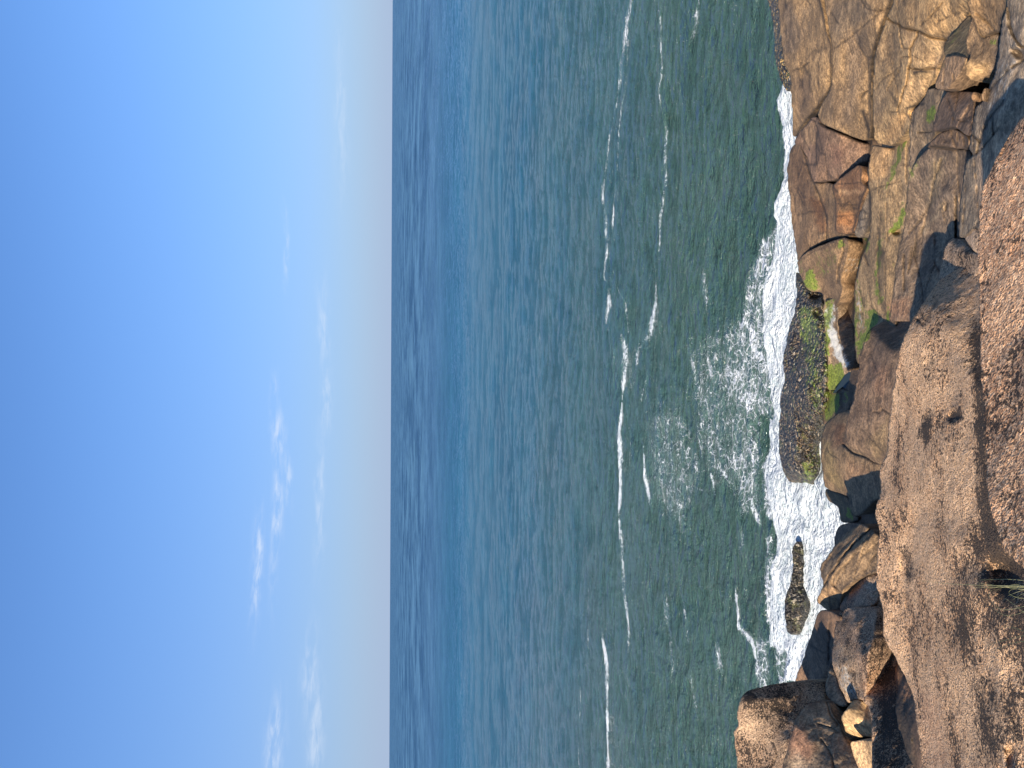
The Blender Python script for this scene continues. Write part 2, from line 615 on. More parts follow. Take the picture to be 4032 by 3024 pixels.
# ------------------------------------------------------------------ rock materials
def rock_material(name, style):
    mt = bpy.data.materials.new(name)
    mt.use_nodes = True
    t = NT(mt.node_tree)
    out = t.n('ShaderNodeOutputMaterial')
    bs = t.n('ShaderNodeBsdfPrincipled')
    t.L(bs.outputs[0], out.inputs[0])
    pos = t.n('ShaderNodeNewGeometry').outputs['Position']
    def attr(nm):
        a = t.n('ShaderNodeAttribute', attribute_name=nm)
        return a
    tint = attr('tint').outputs['Color']
    moss = attr('moss').outputs['Fac']
    dark = attr('dark').outputs['Fac']
    crk = attr('crack').outputs['Fac']
    white = attr('white').outputs['Fac']
    if style == 'granite':
        big = t.noise(pos, 2.2, 4, .6)
        mid = t.noise(pos, 11, 5, .65)
        fine = t.noise(pos, 54, 3, .72, .4)
        grain = t.vor(pos, 100)
        c = t.mix(t.ramp(mid, .36, .66), t.mix(1, tint, (.80, .74, .70), 'MULTIPLY'), t.mix(1, tint, (1.30, 1.26, 1.22), 'MULTIPLY'))
        c = t.mix(t.ramp(big, .42, .66, 0, .45), c, t.mix(1, tint, (1.12, .88, .70), 'MULTIPLY'))
        # crystals
        hsv = t.n('ShaderNodeSeparateColor')
        t.L(grain.outputs['Color'], hsv.inputs[0])
        c = t.mix(t.ramp(hsv.outputs[0], .5, .9, 0, .75), c, (.80, .58, .40))
        c = t.mix(t.ramp(hsv.outputs[1], .72, .95, 0, .7), c, (.10, .075, .06))
        # black crust in the pits; the dark channel adds painted shade
        th = t.math('ADD', fine, t.math('MULTIPLY', t.math('SUBTRACT', mid, .5), .55))
        th = t.math('ADD', th, t.math('MULTIPLY', t.math('SUBTRACT', big, .5), .7))
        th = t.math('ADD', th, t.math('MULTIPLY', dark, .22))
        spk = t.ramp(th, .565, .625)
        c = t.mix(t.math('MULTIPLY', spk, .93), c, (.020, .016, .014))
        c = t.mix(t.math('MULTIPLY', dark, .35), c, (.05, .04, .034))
        hgt = t.math('ADD', t.math('MULTIPLY', spk, -.6), t.math('MULTIPLY', fine, .9))
        hgt = t.math('ADD', hgt, t.math('MULTIPLY', grain.outputs['Distance'], .35))
        bdist, bstr = .032, 1.0
        rgh = .86
    elif style == 'mussel':
        v = t.vor(pos, 13)
        v2 = t.vor(pos, 29)
        mid = t.noise(pos, 5, 5, .6)
        fine = t.noise(pos, 16, 4, .75)
        se = t.n('ShaderNodeSeparateColor')
        t.L(v.outputs['Color'], se.inputs[0])
        c = t.mix(t.ramp(se.outputs[0], .3, 1), t.mix(1, tint, (.35, .33, .30), 'MULTIPLY'), t.mix(1, tint, (1.9, 1.7, 1.4), 'MULTIPLY'))
        c = t.mix(t.ramp(v2.outputs['Distance'], .30, .55), c, (.010, .009, .008))
        c = t.mix(t.ramp(t.math('ADD', mid, t.math('MULTIPLY', fine, .5)), .78, .95, 0, .6), c, (.09, .10, .03))
        c = t.mix(t.ramp(t.math('MULTIPLY', se.outputs[1], fine), .46, .6, 0, .8), c, (.38, .34, .28))
        hgt = t.math('ADD', t.math('MULTIPLY', v.outputs['Distance'], -1.2), t.math('MULTIPLY', v2.outputs['Distance'], -.5))
        bdist, bstr = .07, 1.0
        rgh = .42
        spk = None
    else:
        big = t.noise(pos, 1.0, 5, .66, .3)
        mid = t.noise(t.mapping(pos, (1, 1, 1.4)), 5.5, 6, .72, .15)
        fine = t.noise(pos, 30, 4, .72)
        stre = t.noise(t.mapping(pos, (10, 2.2, 2.2), rot=(0, .2, .5)), 1.0, 4, .65, .2)
        c = t.mix(t.ramp(mid, .33, .68), t.mix(1, tint, (.56, .53, .50), 'MULTIPLY'), t.mix(1, tint, (1.55, 1.46, 1.32), 'MULTIPLY'))
        c = t.mix(t.ramp(big, .47, .60, 0, .7), c, t.mix(1, tint, (.50, .49, .50), 'MULTIPLY'))
        c = t.mix(t.ramp(stre, .52, .70, 0, .14), c, t.mix(1, tint, (.66, .56, .50), 'MULTIPLY'))
        c = t.mix(t.ramp(fine, .38, .66, 0, 1), t.mix(1, c, (.62, .60, .58), 'MULTIPLY'), t.mix(1, c, (1.34, 1.31, 1.27), 'MULTIPLY'))
        th = t.math('ADD', fine, t.math('MULTIPLY', t.math('SUBTRACT', mid, .5), .8))
        spk = t.ramp(t.math('ADD', th, t.math('MULTIPLY', dark, .2)), .68, .78)
        c = t.mix(t.math('MULTIPLY', spk, .6), c, (.045, .035, .028))
        c = t.mix(t.math('MULTIPLY', dark, t.ramp(mid, .3, .6, .4, .9)), c, (.055, .045, .036))
        hgt = t.math('ADD', t.math('MULTIPLY', mid, 1.3), t.math('MULTIPLY', fine, .5))
        hgt = t.math('ADD', hgt, t.math('MULTIPLY', stre, .08))
        bdist, bstr = .05, .75
        rgh = .8
    warm = (1.12, 1.0, .86) if style == 'granite' else (1.24, 1.11, .95)
    c = t.mix(1, c, warm, 'MULTIPLY')
    # bleached crust, then algae
    fw = t.noise(pos, 14, 5, .7)
    wm = t.ramp(t.math('ADD', t.math('MULTIPLY', white, .7), fw), .72, 1.0)
    c = t.mix(t.math('MULTIPLY', wm, .85), c, (.55, .53, .47))
    fm = t.noise(pos, 9, 5, .72)
    mm = t.ramp(t.math('ADD', t.math('MULTIPLY', moss, .74), t.math('MULTIPLY', fm, 1.3)), .88, 1.20, 0, .9)
    mc = t.mix(t.ramp(t.noise(pos, 26, 4, .7), .35, .65), (.06, .085, .010), (.22, .27, .035))
    c = t.mix(mm, c, mc)
    c = t.mix(t.math('MULTIPLY', crk, .92), c, (.016, .013, .011))
    t.L(c, bs.inputs['Base Color'])
    bs.inputs['Roughness'].default_value = rgh
    bs.inputs['Specular IOR Level'].default_value = .3 if style != 'mussel' else .6
    bp = t.n('ShaderNodeBump')
    bp.inputs['Distance'].default_value = bdist
    bp.inputs['Strength'].default_value = bstr
    t.L(hgt, bp.inputs['Height'])
    t.L(bp.outputs[0], bs.inputs['Normal'])
    return mt

M_GR = rock_material('coarse_granite', 'granite')
M_LE = rock_material('weathered_ledge_rock', 'ledge')
M_MU = rock_material('mussel_crust', 'mussel')

# ------------------------------------------------------------------ stains, growth, painted light and shade, traced from the photograph
TAN = (.30, .215, .125)
PALE = (.42, .30, .175)
BRN = (.20, .145, .095)
DBR = (.13, .095, .066)
PUR = (.20, .14, .105)
ORG = (.24, .125, .06)
GRY = (.21, .185, .155)
def T(poly, c, s=.8, b=50, nm=None): TINT.append((poly, c, s, b, nm))
T([(500, 0), (560, 0), (600, 150), (620, 330), (580, 400), (520, 380), (495, 150)], (.12, .10, .085), .75, 60)
T([(640, 50), (700, 60), (690, 250), (650, 330), (600, 250)], (.17, .14, .11), .5, 60)
T([(600, 560), (690, 520), (720, 700), (640, 860), (600, 780)], (.19, .14, .105), .6, 60)
T([(850, 0), (1100, 0), (1150, 90), (900, 290), (850, 200)], (.20, .165, .125), .6, 60)
T([(960, 260), (1120, 180), (1080, 420), (1050, 700), (1000, 850), (930, 860), (960, 600)], (.17, .135, .105), .65, 70)
T([(800, 640), (900, 600), (960, 760), (1030, 900), (900, 900), (790, 820)], (.17, .13, .095), .55, 60)
T([(1150, 300), (1330, 200), (1320, 420), (1180, 520), (1140, 430)], (.23, .17, .11), .6, 50)
T([(1140, 650), (1260, 560), (1220, 800), (1150, 900)], (.26, .20, .14), .5, 50)
T([(1270, 830), (1400, 780), (1320, 980), (1240, 1010)], (.40, .26, .13), .6, 50)
T([(1350, 0), (1780, 0), (1800, 120), (1640, 270), (1360, 180)], (.36, .25, .135), .7, 50)
T([(1370, 560), (1540, 560), (1500, 680), (1400, 740), (1330, 770)], PALE, .8, 40)
T([(1350, 195), (1460, 225), (1410, 340), (1360, 330)], PALE, .8, 30)
T([(1430, 240), (1640, 290), (1600, 470), (1420, 470)], (.40, .29, .17), .8, 40)
T([(760, 880), (1000, 980), (980, 1150), (860, 1280), (740, 1270), (700, 1150)], PUR, .75, 60)
T([(850, 1030), (940, 1040), (930, 1150), (860, 1170)], (.16, .09, .07), .5, 60)
T([(640, 900), (750, 850), (740, 1000), (660, 1050)], (.26, .19, .115), .5, 50)
T([(560, 1050), (650, 1030), (720, 1300), (760, 1500), (640, 1480), (560, 1300)], (.15, .095, .06), .7, 60)
T([(560, 1480), (700, 1450), (760, 1700), (640, 1780)], (.22, .155, .10), .7, 60)
T([(700, 1400), (800, 1420), (820, 1640), (760, 1640)], (.14, .07, .035), .7, 40)
T([(890, 1500), (1010, 1480), (1000, 1600), (890, 1590)], ORG, .9, 30)
T([(880, 1400), (1040, 1390), (1030, 1500), (890, 1500)], (.20, .13, .07), .7, 30)
T([(890, 1335), (1060, 1350), (1050, 1375), (900, 1370)], (.40, .27, .16), .9, 20)
T([(900, 1250), (1050, 1170), (1050, 1330), (900, 1340)], (.22, .125, .07), .7, 40)
T([(1130, 1000), (1290, 1050), (1240, 1250), (1120, 1280)], (.38, .26, .145), .7, 50)
T([(1120, 1300), (1340, 1250), (1360, 1600), (1260, 2100), (1020, 2400), (1050, 1900)], (.27, .205, .125), .6, 80)
T([(1400, 1050), (1700, 1050), (1700, 1400), (1480, 1500), (1380, 1500)], (.18, .145, .115), .7, 80)
T([(1560, 1150), (1650, 1100), (1600, 1400), (1540, 1450)], (.24, .20, .13), .5, 50)
T([(1250, 2150), (1400, 2100), (1410, 2260), (1250, 2260)], (.28, .17, .11), .7, 50)
T([(1480, 1620), (1640, 1430), (1660, 1460), (1500, 1660)], (.34, .28, .2), .6, 20)
T([(1800, 430), (2000, 460), (1950, 560), (1800, 560)], (.50, .36, .20), .9, 40)  # paler tint: sunlight on the boulder's lower face, painted in
T([(1830, 300), (2000, 280), (1990, 420), (1830, 430)], (.17, .125, .08), .7, 40)  # darker tint: the same boulder's unlit side, painted in
T([(1820, 0), (2060, 0), (2030, 200), (1900, 200)], (.33, .225, .12), .6, 50)
T([(1560, 400), (1800, 400), (1700, 620), (1580, 610)], (.23, .17, .12), .6, 40)
T([(2050, 100), (2212, 100), (2212, 700), (1950, 900), (1900, 1100), (1950, 700)], (.24, .21, .18), .7, 80)
T([(1900, 1080), (2212, 780), (2212, 900), (1950, 1300), (1890, 1500)], (.36, .27, .21), .6, 80)
T([(1060, 2480), (1300, 2400), (1280, 2900), (1000, 3000), (1020, 2700)], (.16, .115, .085), .7, 60)
T([(1130, 2560), (1260, 2600), (1220, 2800), (1150, 2760)], (.20, .125, .09), .5, 50)
T([(1100, 3150), (1250, 2950), (1240, 3200), (1180, 3260)], (.20, .155, .09), .6, 50)
T([(790, 3100), (850, 3150), (900, 3350), (960, 3480), (880, 3460), (800, 3350)], (.20, .16, .085), .8, 40)
T([(860, 2990), (950, 3000), (940, 3150), (860, 3150)], (.15, .075, .045), .6, 50)
T([(960, 3250), (1180, 3350), (1190, 3450), (1000, 3620), (960, 3500)], (.24, .16, .11), .6, 60)
T([(740, 4190), (880, 4130), (900, 4250), (860, 4340)], (.33, .235, .15), .8, 30)  # paler tint: sunlight on the leaning slab's end, painted in
T([(900, 4580), (980, 4560), (1060, 4800), (1050, 4950), (960, 4960), (870, 4750)], (.40, .33, .24), .8, 60)
T([(860, 4600), (920, 4600), (910, 4700), (860, 4700)], (.20, .20, .20), .7, 40)
T([(1060, 4800), (1180, 4700), (1150, 5000), (1110, 5000)], (.46, .29, .17), .7, 50)
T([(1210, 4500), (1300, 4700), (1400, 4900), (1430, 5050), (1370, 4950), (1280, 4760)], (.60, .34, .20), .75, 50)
T([(1900, 900), (2212, 900), (2212, 1900), (1900, 1800)], (.52, .285, .175), .75, 120, 'overhead')
T([(1900, 900), (2212, 900), (2212, 1900), (1900, 1800)], (.56, .35, .22), .75, 150, 'nearest')
T([(1440, 4900), (1600, 4900), (1700, 5430), (1480, 5430)], (.40, .25, .17), .6, 120)
T([(540, 5150), (640, 5130), (740, 5300), (680, 5400), (560, 5350)], (.30, .17, .12), .7, 60)
T([(590, 5300), (700, 5380), (700, 5500), (560, 5500)], (.34, .28, .22), .6, 40)
T([(170, 5130), (420, 5150), (440, 5430), (200, 5500)], (.48, .36, .25), .8, 100)
T([(500, 5150), (300, 5000), (450, 4950), (560, 5150)], (.17, .13, .10), .6, 80)
def MO(poly, s=1.0, b=40, nm=None): MOSS.append((poly, s, b, nm))
MO([(1280, 1180), (1330, 1020), (1400, 900), (1395, 980), (1350, 1100), (1300, 1230), (1240, 1340), (1215, 1340), (1240, 1260)], .62, 30)
MO([(1225, 1280), (1250, 1280), (1215, 1600), (1195, 1600)], .55, 30)
MO([(1400, 1180), (1490, 1070), (1470, 1160), (1400, 1330), (1385, 1400), (1375, 1300)], .5, 40)
MO([(1290, 1600), (1310, 1540), (1340, 1510), (1365, 1430), (1372, 1540), (1345, 1600), (1300, 1640), (1260, 1650)], 1.1, 30)
MO([(1180, 1680), (1225, 1650), (1200, 1850), (1185, 2000), (1220, 2130), (1190, 2170), (1155, 2050), (1160, 1900)], .68, 30)
MO([(1270, 1830), (1300, 1800), (1310, 1880), (1280, 1920)], .4, 40)
MO([(1090, 1670), (1118, 1660), (1115, 1770), (1092, 1800)], .8, 25)
MO([(1040, 1830), (1060, 1820), (1045, 1950), (1075, 2150), (1060, 2160), (1030, 1990)], .7, 25)
MO([(1012, 2050), (1035, 2050), (1050, 2350), (1060, 2500), (1025, 2520), (1010, 2300)], .62, 25)
MO([(1110, 2200), (1150, 2180), (1185, 2210), (1190, 2270), (1140, 2330), (1100, 2420), (1050, 2490), (1040, 2420), (1090, 2330)], 1.0, 30)
MO([(1230, 2230), (1250, 2180), (1265, 2260), (1225, 2270)], .9, 20)
MO([(900, 1700), (930, 1690), (935, 1740), (900, 1780), (890, 1740)], .9, 25)
MO([(660, 1960), (700, 1900), (730, 1900), (760, 2010), (780, 2040), (700, 2060), (660, 2030)], .85, 35)
MO([(620, 1830), (650, 1850), (660, 1960), (620, 1920)], .5, 30)
MO([(610, 2160), (720, 2160), (730, 2300), (700, 2420), (640, 2420), (620, 2300)], .62, 60)
MO([(800, 2140), (870, 2110), (880, 2160), (850, 2300), (830, 2560), (860, 2700), (820, 2760), (800, 2500)], .75, 35)
MO([(830, 2600), (900, 2560), (950, 2620), (920, 2720), (860, 2770), (825, 2760)], 1.05, 35)
MO([(800, 2780), (900, 2760), (920, 2850), (880, 2930), (820, 2990), (790, 2950)], .75, 45)
MO([(945, 2760), (970, 2750), (960, 2850), (945, 2840)], .8, 20)
MO([(960, 3600), (980, 3590), (1000, 3650), (985, 3665), (955, 3650)], 1.1, 20)
MO([(1520, 780), (1580, 740), (1590, 830), (1530, 880)], .85, 30)
MO([(1530, 560), (1640, 420), (1660, 300), (1760, 180), (1780, 240), (1680, 380), (1600, 560)], .3, 40)
MO([(620, 2150), (800, 2150), (810, 2900), (700, 3000), (640, 2700)], .45, 120)
MO([(640, 3250), (745, 3200), (745, 3500), (640, 3480)], .55, 80)
MO([(1010, 2150), (1110, 2100), (1130, 2400), (1040, 2520)], .45, 80)
MO([(700, 1800), (900, 1720), (900, 1900), (760, 2000)], .35, 80)
MO([(600, 3380), (740, 3380), (740, 3500), (640, 3480)], .4, 60)
MO([(1980, 280), (2020, 290), (2010, 330), (1990, 320)], .6, 25)
MO([(450, 400), (560, 500), (550, 650), (480, 560)], .3, 50)
WHITE.append(([(790, 2180), (880, 2150), (870, 2300), (940, 2480), (980, 2580), (940, 2620), (860, 2500), (820, 2350)], .75, 50, None))
WHITE.append(([(1030, 2000), (1045, 2000), (1075, 2250), (1060, 2400), (1040, 2300)], .5, 30, None))
WHITE.append(([(905, 1950), (960, 1800), (975, 1810), (930, 1950)], .4, 30, None))
WHITE.append(([(2050, 350), (2200, 420), (2100, 700), (1950, 800), (1990, 600)], .35, 80, None))
WHITE.append(([(880, 4680), (980, 4700), (1060, 4940), (980, 4960), (900, 4850)], .45, 60, None))
def DK(poly, s=1.0, b=80, nm=None): DARK.append((poly, s, b, nm))
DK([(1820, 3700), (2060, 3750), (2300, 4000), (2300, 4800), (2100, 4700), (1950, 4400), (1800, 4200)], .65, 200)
DK([(1830, 2250), (1860, 2700), (1880, 3300), (1900, 3800), (2000, 4020), (2212, 4150), (2260, 4050), (2100, 3900), (2000, 3600), (1960, 3400), (1940, 2700), (1905, 2250)], 1.0, 70, 'spanning')  # near rock's cast shade painted along its edge; lichen at the lower end
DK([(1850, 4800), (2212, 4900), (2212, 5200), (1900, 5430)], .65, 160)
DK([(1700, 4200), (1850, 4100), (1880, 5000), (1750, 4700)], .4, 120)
DK([(1480, 2950), (1540, 2900), (1560, 3000), (1520, 3150), (1480, 3100)], .8, 40)
DK([(1650, 2950), (1750, 2880), (1790, 2960), (1700, 3000)], .8, 40)
DK([(1330, 3870), (1400, 3870), (1440, 4040), (1410, 4120), (1360, 4000)], .7, 40)
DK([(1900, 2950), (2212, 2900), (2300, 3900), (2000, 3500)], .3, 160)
DK([(2080, 2500), (2212, 2400), (2212, 2900), (2100, 2900)], .5, 100)
DK([(1440, 2560), (1560, 2450), (1600, 2600), (1500, 2750)], .35, 60)
DK([(220, 4900), (560, 4870), (560, 5000), (520, 5160), (300, 5080), (230, 5020)], .45, 80)
DK([(1180, 4600), (1300, 4700), (1450, 5100), (1450, 5430), (1170, 5430), (1190, 5000)], .8, 90)  # shade of the great granite, painted into this boulder's colour
DK([(900, 4380), (1000, 4350), (1000, 4560), (900, 4560)], .4, 60)
DK([(590, 4820), (750, 4330), (870, 4340), (850, 4700)], .3, 80)

def J(p, w=9): JOINT_AND_SHADE.append((p, w))
J([(765, 0), (790, 100), (812, 220), (845, 320), (849, 480), (849, 600), (795, 690), (740, 770)], 9)
J([(1275, 0), (1228, 110), (1180, 250), (1138, 390), (1128, 520), (1130, 700), (1135, 990)], 13)
J([(735, 770), (640, 890), (575, 1000)], 9)
J([(760, 870), (870, 926), (1000, 976), (1085, 1004), (1132, 995)], 8)
J([(1132, 1000), (1110, 1150), (1110, 1320), (1128, 1400), (1122, 1550), (1112, 1680), (1060, 1820)], 11)
J([(1060, 1150), (980, 1200), (868, 1285)], 7)
J([(1098, 1324), (1062, 1410), (1040, 1500), (1000, 1655), (830, 1704), (700, 1764)], 9)
J([(1072, 790), (1095, 850), (1112, 920), (1115, 975)], 17)  # shaded hole in the domed slab, painted as a wide dark line
J([(1440, 518), (1480, 502), (1525, 512)], 13)  # shaded hole in the cracked tan slab, painted as a dark line
J([(1385, 765), (1440, 745), (1500, 735)], 11)  # dark line painted for the shade of another opening
J([(1735, 1390), (1735, 1690)], 10)
J([(1062, 1825), (1036, 1900), (1012, 2000), (1006, 2200), (1010, 2400)], 10)
# ------------------------------------------------------------------ the jointed ledge, right-hand side of the upright view
rock('rock_block', 'yellow-brown algae-covered skirt of rock at the waterline under the long seaward slab', 'rock', M_MU,
     [(395, -400), (395, 0), (425, 120), (445, 250), (448, 420), (480, 560), (520, 625), (552, 665), (610, 600), (590, 450), (560, 250), (550, -400)],
     [(400, 0, .4), (450, 400, .38), (550, 640, .35), (560, 0, .6)], rim=((24, .8),), base=(.24, .18, .07), rough=(.03, .2), thick=.6)
rock('rock_block', 'long seaward slab with dark stains, directly above the waterline', 'rock', M_LE,
     [(468, -400), (468, 0), (480, 150), (492, 300), (505, 430), (530, 490), (560, 540), (558, 640), (570, 760), (572, 900), (575, 985),
      (600, 950), (640, 885), (700, 810), (735, 770), (790, 690), (845, 600), (846, 480), (843, 320), (810, 220), (790, 100), (765, 0), (740, -400)],
     [(470, 0, .8), (560, 700, .65), (800, 0, 1.75), (800, 600, 1.55)], rim=((18, .9), (90, .35)),
     facets=[([(560, 540), (690, 440), (850, 350), (846, 600), (735, 770)], (-.25, .2, .9), 30, .8),
             ([(480, 0), (560, 0), (600, 400), (530, 480)], (.1, .5, .8), 50, .8),
             ([(690, 640), (840, 600), (700, 810), (640, 885)], (-.45, .1, .8), 40, .7)],
     cracks=[([(575, 500), (640, 480), (690, 440)], 6, .12), ([(680, 420), (740, 350)], 6, .03), ([(690, 460), (700, 650)], 7, .05)], base=TAN)
rock('rock_block', 'smooth domed slab between the two long joints of the ledge', 'rock', M_LE,
     [(775, -400), (795, 0), (825, 200), (852, 330), (854, 590), (775, 740), (747, 800), (765, 868), (870, 920), (1000, 970), (1080, 998),
      (1115, 985), (1128, 950), (1122, 700), (1118, 500), (1132, 380), (1176, 240), (1225, 110), (1272, 0), (1380, -400)],
     [(800, 0, 1.75), (850, 590, 1.6), (1270, 0, 2.75), (1130, 900, 2.25)], rim=((17, .9), (110, .4)),
     facets=[([(800, -100), (1060, 0), (1180, 90), (870, 340), (830, 200)], (.05, .15, .95), 30, .8),
             ([(1060, 0), (1280, 0), (1230, 100), (1180, 90)], (-.3, -.1, .9), 20, .8),
             ([(870, 340), (1180, 100), (1130, 400), (1060, 640), (960, 600), (860, 560)], (-.15, .35, .9), 40, .8),
             ([(1050, 600), (1060, 980), (870, 920), (950, 700)], (-.5, .1, .75), 50, .6)],
     cracks=[([(1060, 0), (1100, 60), (1190, 80), (1250, 60)], 7, .08), ([(870, 345), (1000, 250), (1180, 100)], 8, .05), ([(1055, 690), (1110, 640)], 6, .1)],
     base=TAN)
rock('rock_block', 'broad pale tan slab with a grid of cracks, landward of the main joint', 'rock', M_LE,
     [(1310, -400), (1290, 0), (1245, 110), (1192, 260), (1148, 400), (1138, 600), (1140, 800), (1144, 1010), (1290, 1036), (1330, 985),
      (1400, 905), (1410, 860), (1380, 790), (1420, 750), (1510, 680), (1530, 640), (1580, 540), (1580, 480), (1640, 400), (1660, 280),
      (1760, 180), (1825, 95), (1810, 0), (1800, -400)],
     [(1290, 0, 3.0), (1135, 900, 2.35), (1820, 50, 4.6), (1560, 600, 3.75), (1330, 980, 2.8)], rim=((18, .9), (70, .3)),
     facets=[([(1350, 0), (1640, 0), (1480, 190), (1340, 165)], (-.2, -.1, .95), 30, .8),
             ([(1480, 190), (1640, 10), (1820, 95), (1660, 275), (1560, 265)], (-.35, -.35, .85), 30, .8),
             ([(1350, 195), (1460, 225), (1410, 340), (1355, 335), (1335, 260)], (-.6, -.3, .7), 10, .9),
             ([(1180, 270), (1330, 170), (1350, 400), (1240, 530), (1140, 470)], (.05, .1, .95), 30, .8),
             ([(1140, 480), (1240, 540), (1340, 470), (1330, 780), (1140, 760)], (-.25, .15, .9), 40, .7),
             ([(1410, 340), (1480, 240), (1650, 290), (1590, 470), (1410, 480)], (-.45, -.35, .8), 30, .8),
             ([(1400, 500), (1580, 490), (1510, 680), (1340, 790)], (-.6, -.25, .75), 40, .8),
             ([(1140, 790), (1400, 790), (1300, 1000), (1140, 1000)], (-.5, -.1, .8), 40, .7)],
     cracks=[([(1250, 130), (1290, 160), (1330, 170), (1350, 195), (1470, 220), (1560, 265), (1660, 278)], 8, .22),
             ([(1470, 220), (1440, 300), (1410, 340), (1412, 420), (1400, 480), (1390, 560), (1350, 680), (1325, 780)], 6, .16),
             ([(1330, 165), (1337, 260), (1357, 340), (1400, 342)], 6, .1), ([(1350, 405), (1412, 402)], 5, .08),
             ([(1320, 0), (1325, 160)], 5, .07), ([(1400, 480), (1480, 490), (1590, 480)], 7, .14),
             ([(1140, 660), (1230, 550), (1340, 470), (1350, 400)], 6, .06), ([(1240, 640), (1290, 560), (1330, 500)], 6, .07),
             ([(1265, 790), (1325, 792)], 6, .06), ([(1640, 20), (1560, 110), (1480, 185)], 6, .06), ([(1420, 390), (1500, 430)], 5, .04),
             ([(1600, 150), (1760, 90)], 8, .04)],
     base=(.34, .25, .145))
rock('rock_block', 'purplish block with a diagonal top edge, beside the surf below the domed slab', 'rock', M_LE,
     [(574, 1005), (610, 945), (650, 890), (720, 820), (752, 842), (760, 880), (870, 932), (1000, 984), (1085, 1010), (1132, 1004), (1125, 1080),
      (1110, 1150), (1060, 1148), (980, 1200), (940, 1225), (865, 1283), (760, 1290), (715, 1290), (692, 1200), (682, 1130), (640, 1060), (628, 1015), (600, 1030)],
     [(600, 1000, .75), (1110, 1080, 2.2), (760, 1290, 1.1), (870, 930, 1.6)], rim=((22, .9), (60, .3)),
     facets=[([(750, 860), (1110, 1010), (1000, 1180), (860, 1280), (720, 1250), (760, 1000)], (-.15, .1, .95), 20, .8),
             ([(640, 900), (750, 850), (750, 1010), (700, 1150), (640, 1050)], (-.1, .55, .8), 20, .8),
             ([(950, 1100), (1110, 1030), (1110, 1140), (950, 1210)], (-.5, -.3, .8), 20, .7)],
     cracks=[([(700, 840), (740, 860), (755, 920), (740, 1030), (745, 1150)], 7, .09), ([(640, 960), (700, 1060)], 6, .05)], base=PUR)
rock('rock_block', 'dark brown wall of rock rising straight from the white surf', 'rock', M_LE,
     [(572, 1012), (628, 1014), (645, 1080), (685, 1140), (697, 1230), (715, 1290), (868, 1290), (882, 1400), (885, 1500), (882, 1640), (1000, 1662), (960, 1685),
      (830, 1702), (760, 1730), (700, 1765), (650, 1810), (608, 1860), (598, 1760), (578, 1640), (562, 1540), (556, 1400), (537, 1300), (534, 1200), (550, 1090)],
     [(540, 1200, .45), (600, 1800, .45), (880, 1300, 1.5), (880, 1650, 1.5)], rim=((18, .9), (80, .35)),
     facets=[([(560, 1040), (630, 1020), (700, 1290), (620, 1350), (545, 1280)], (.2, .7, .7), 25, .6),
             ([(720, 1290), (860, 1330), (870, 1620), (820, 1690), (810, 1500)], (-.4, -.1, .85), 20, .8),
             ([(720, 1400), (800, 1450), (820, 1690), (760, 1660)], (.35, .3, .75), 15, .8)],
     cracks=[([(640, 1020), (690, 1200), (780, 1420), (820, 1540), (818, 1690)], 8, .12), ([(600, 1330), (660, 1450)], 6, .06), ([(610, 1520), (740, 1490)], 6, .06),
             ([(860, 1340), (880, 1400)], 6, .12)], base=BRN, strata=.015)
rock('rock_block', 'orange-brown stepped block, layered, beside the deep slot of the main joint', 'rock', M_LE,
     [(865, 1292), (940, 1230), (1045, 1152), (1060, 1200), (1055, 1290), (1080, 1312), (1096, 1324), (1085, 1370), (1060, 1410), (1040, 1500), (1012, 1600),
      (995, 1652), (940, 1660), (880, 1650), (875, 1550), (880, 1450), (872, 1380), (850, 1330)],
     [(870, 1300, 1.65), (1080, 1300, 2.3), (1000, 1650, 2.0), (880, 1640, 1.65)], rim=((18, 1.0),),
     facets=[([(890, 1335), (1000, 1330), (1062, 1365), (900, 1370)], (-.35, -.8, .5), 6, 1), ([(880, 1375), (1055, 1385), (1030, 1480), (885, 1490)], (.1, .25, .95), 8, .8),
             ([(888, 1495), (1030, 1490), (1005, 1600), (885, 1590)], (-.4, -.3, .8), 8, .9), ([(880, 1595), (1005, 1605), (990, 1650), (880, 1640)], (.2, .5, .8), 8, .9),
             ([(900, 1270), (1045, 1170), (1050, 1320), (900, 1330)], (.1, .2, .95), 8, .7)],
     cracks=[([(885, 1440), (1040, 1450)], 5, .05), ([(885, 1530), (1020, 1520)], 5, .04), ([(900, 1300), (1050, 1290)], 5, .05)], base=(.22, .135, .08), strata=.02, jit=3)
rock('rock_block', 'narrow greyish sliver of rock wedged in the slot below the layered orange block', 'rock', M_LE,
     [(1003, 1655), (1030, 1570), (1060, 1450), (1085, 1350), (1112, 1325), (1128, 1400), (1120, 1560), (1080, 1670), (1040, 1690)],
     [(1060, 1500, 2.0), (1010, 1650, 1.85), (1110, 1350, 2.25)], rim=((18, 1.0),), base=GRY,
     facets=[([(1090, 1380), (1125, 1400), (1110, 1600), (1060, 1660)], (.5, .5, .6), 10, .8)], cracks=[([(1040, 1560), (1100, 1540)], 5, .05), ([(1030, 1620), (1090, 1600)], 5, .05)], jit=4)
rock('rock_block', 'mossy brown rock between the surf and the black chasm, streaked yellow-green on its low end', 'rock', M_LE,
     [(600, 1835), (615, 1920), (650, 2000), (682, 2060), (780, 2066), (792, 2130), (802, 2210), (860, 2215), (902, 2120), (922, 2050), (905, 1970),
      (940, 1880), (965, 1760), (962, 1692), (935, 1676), (830, 1706), (700, 1762)],
     [(610, 1850, .5), (780, 2060, .85), (940, 1700, 1.7), (880, 2100, 1.0)], rim=((17, .9), (60, .3)),
     facets=[([(640, 1950), (780, 2000), (780, 2060), (680, 2060)], (-.6, -.1, .7), 15, .9)],
     cracks=[([(935, 1690), (940, 1780), (900, 1900), (895, 2000)], 7, .14), ([(650, 1830), (720, 1780), (830, 1730)], 6, .06)], base=BRN)
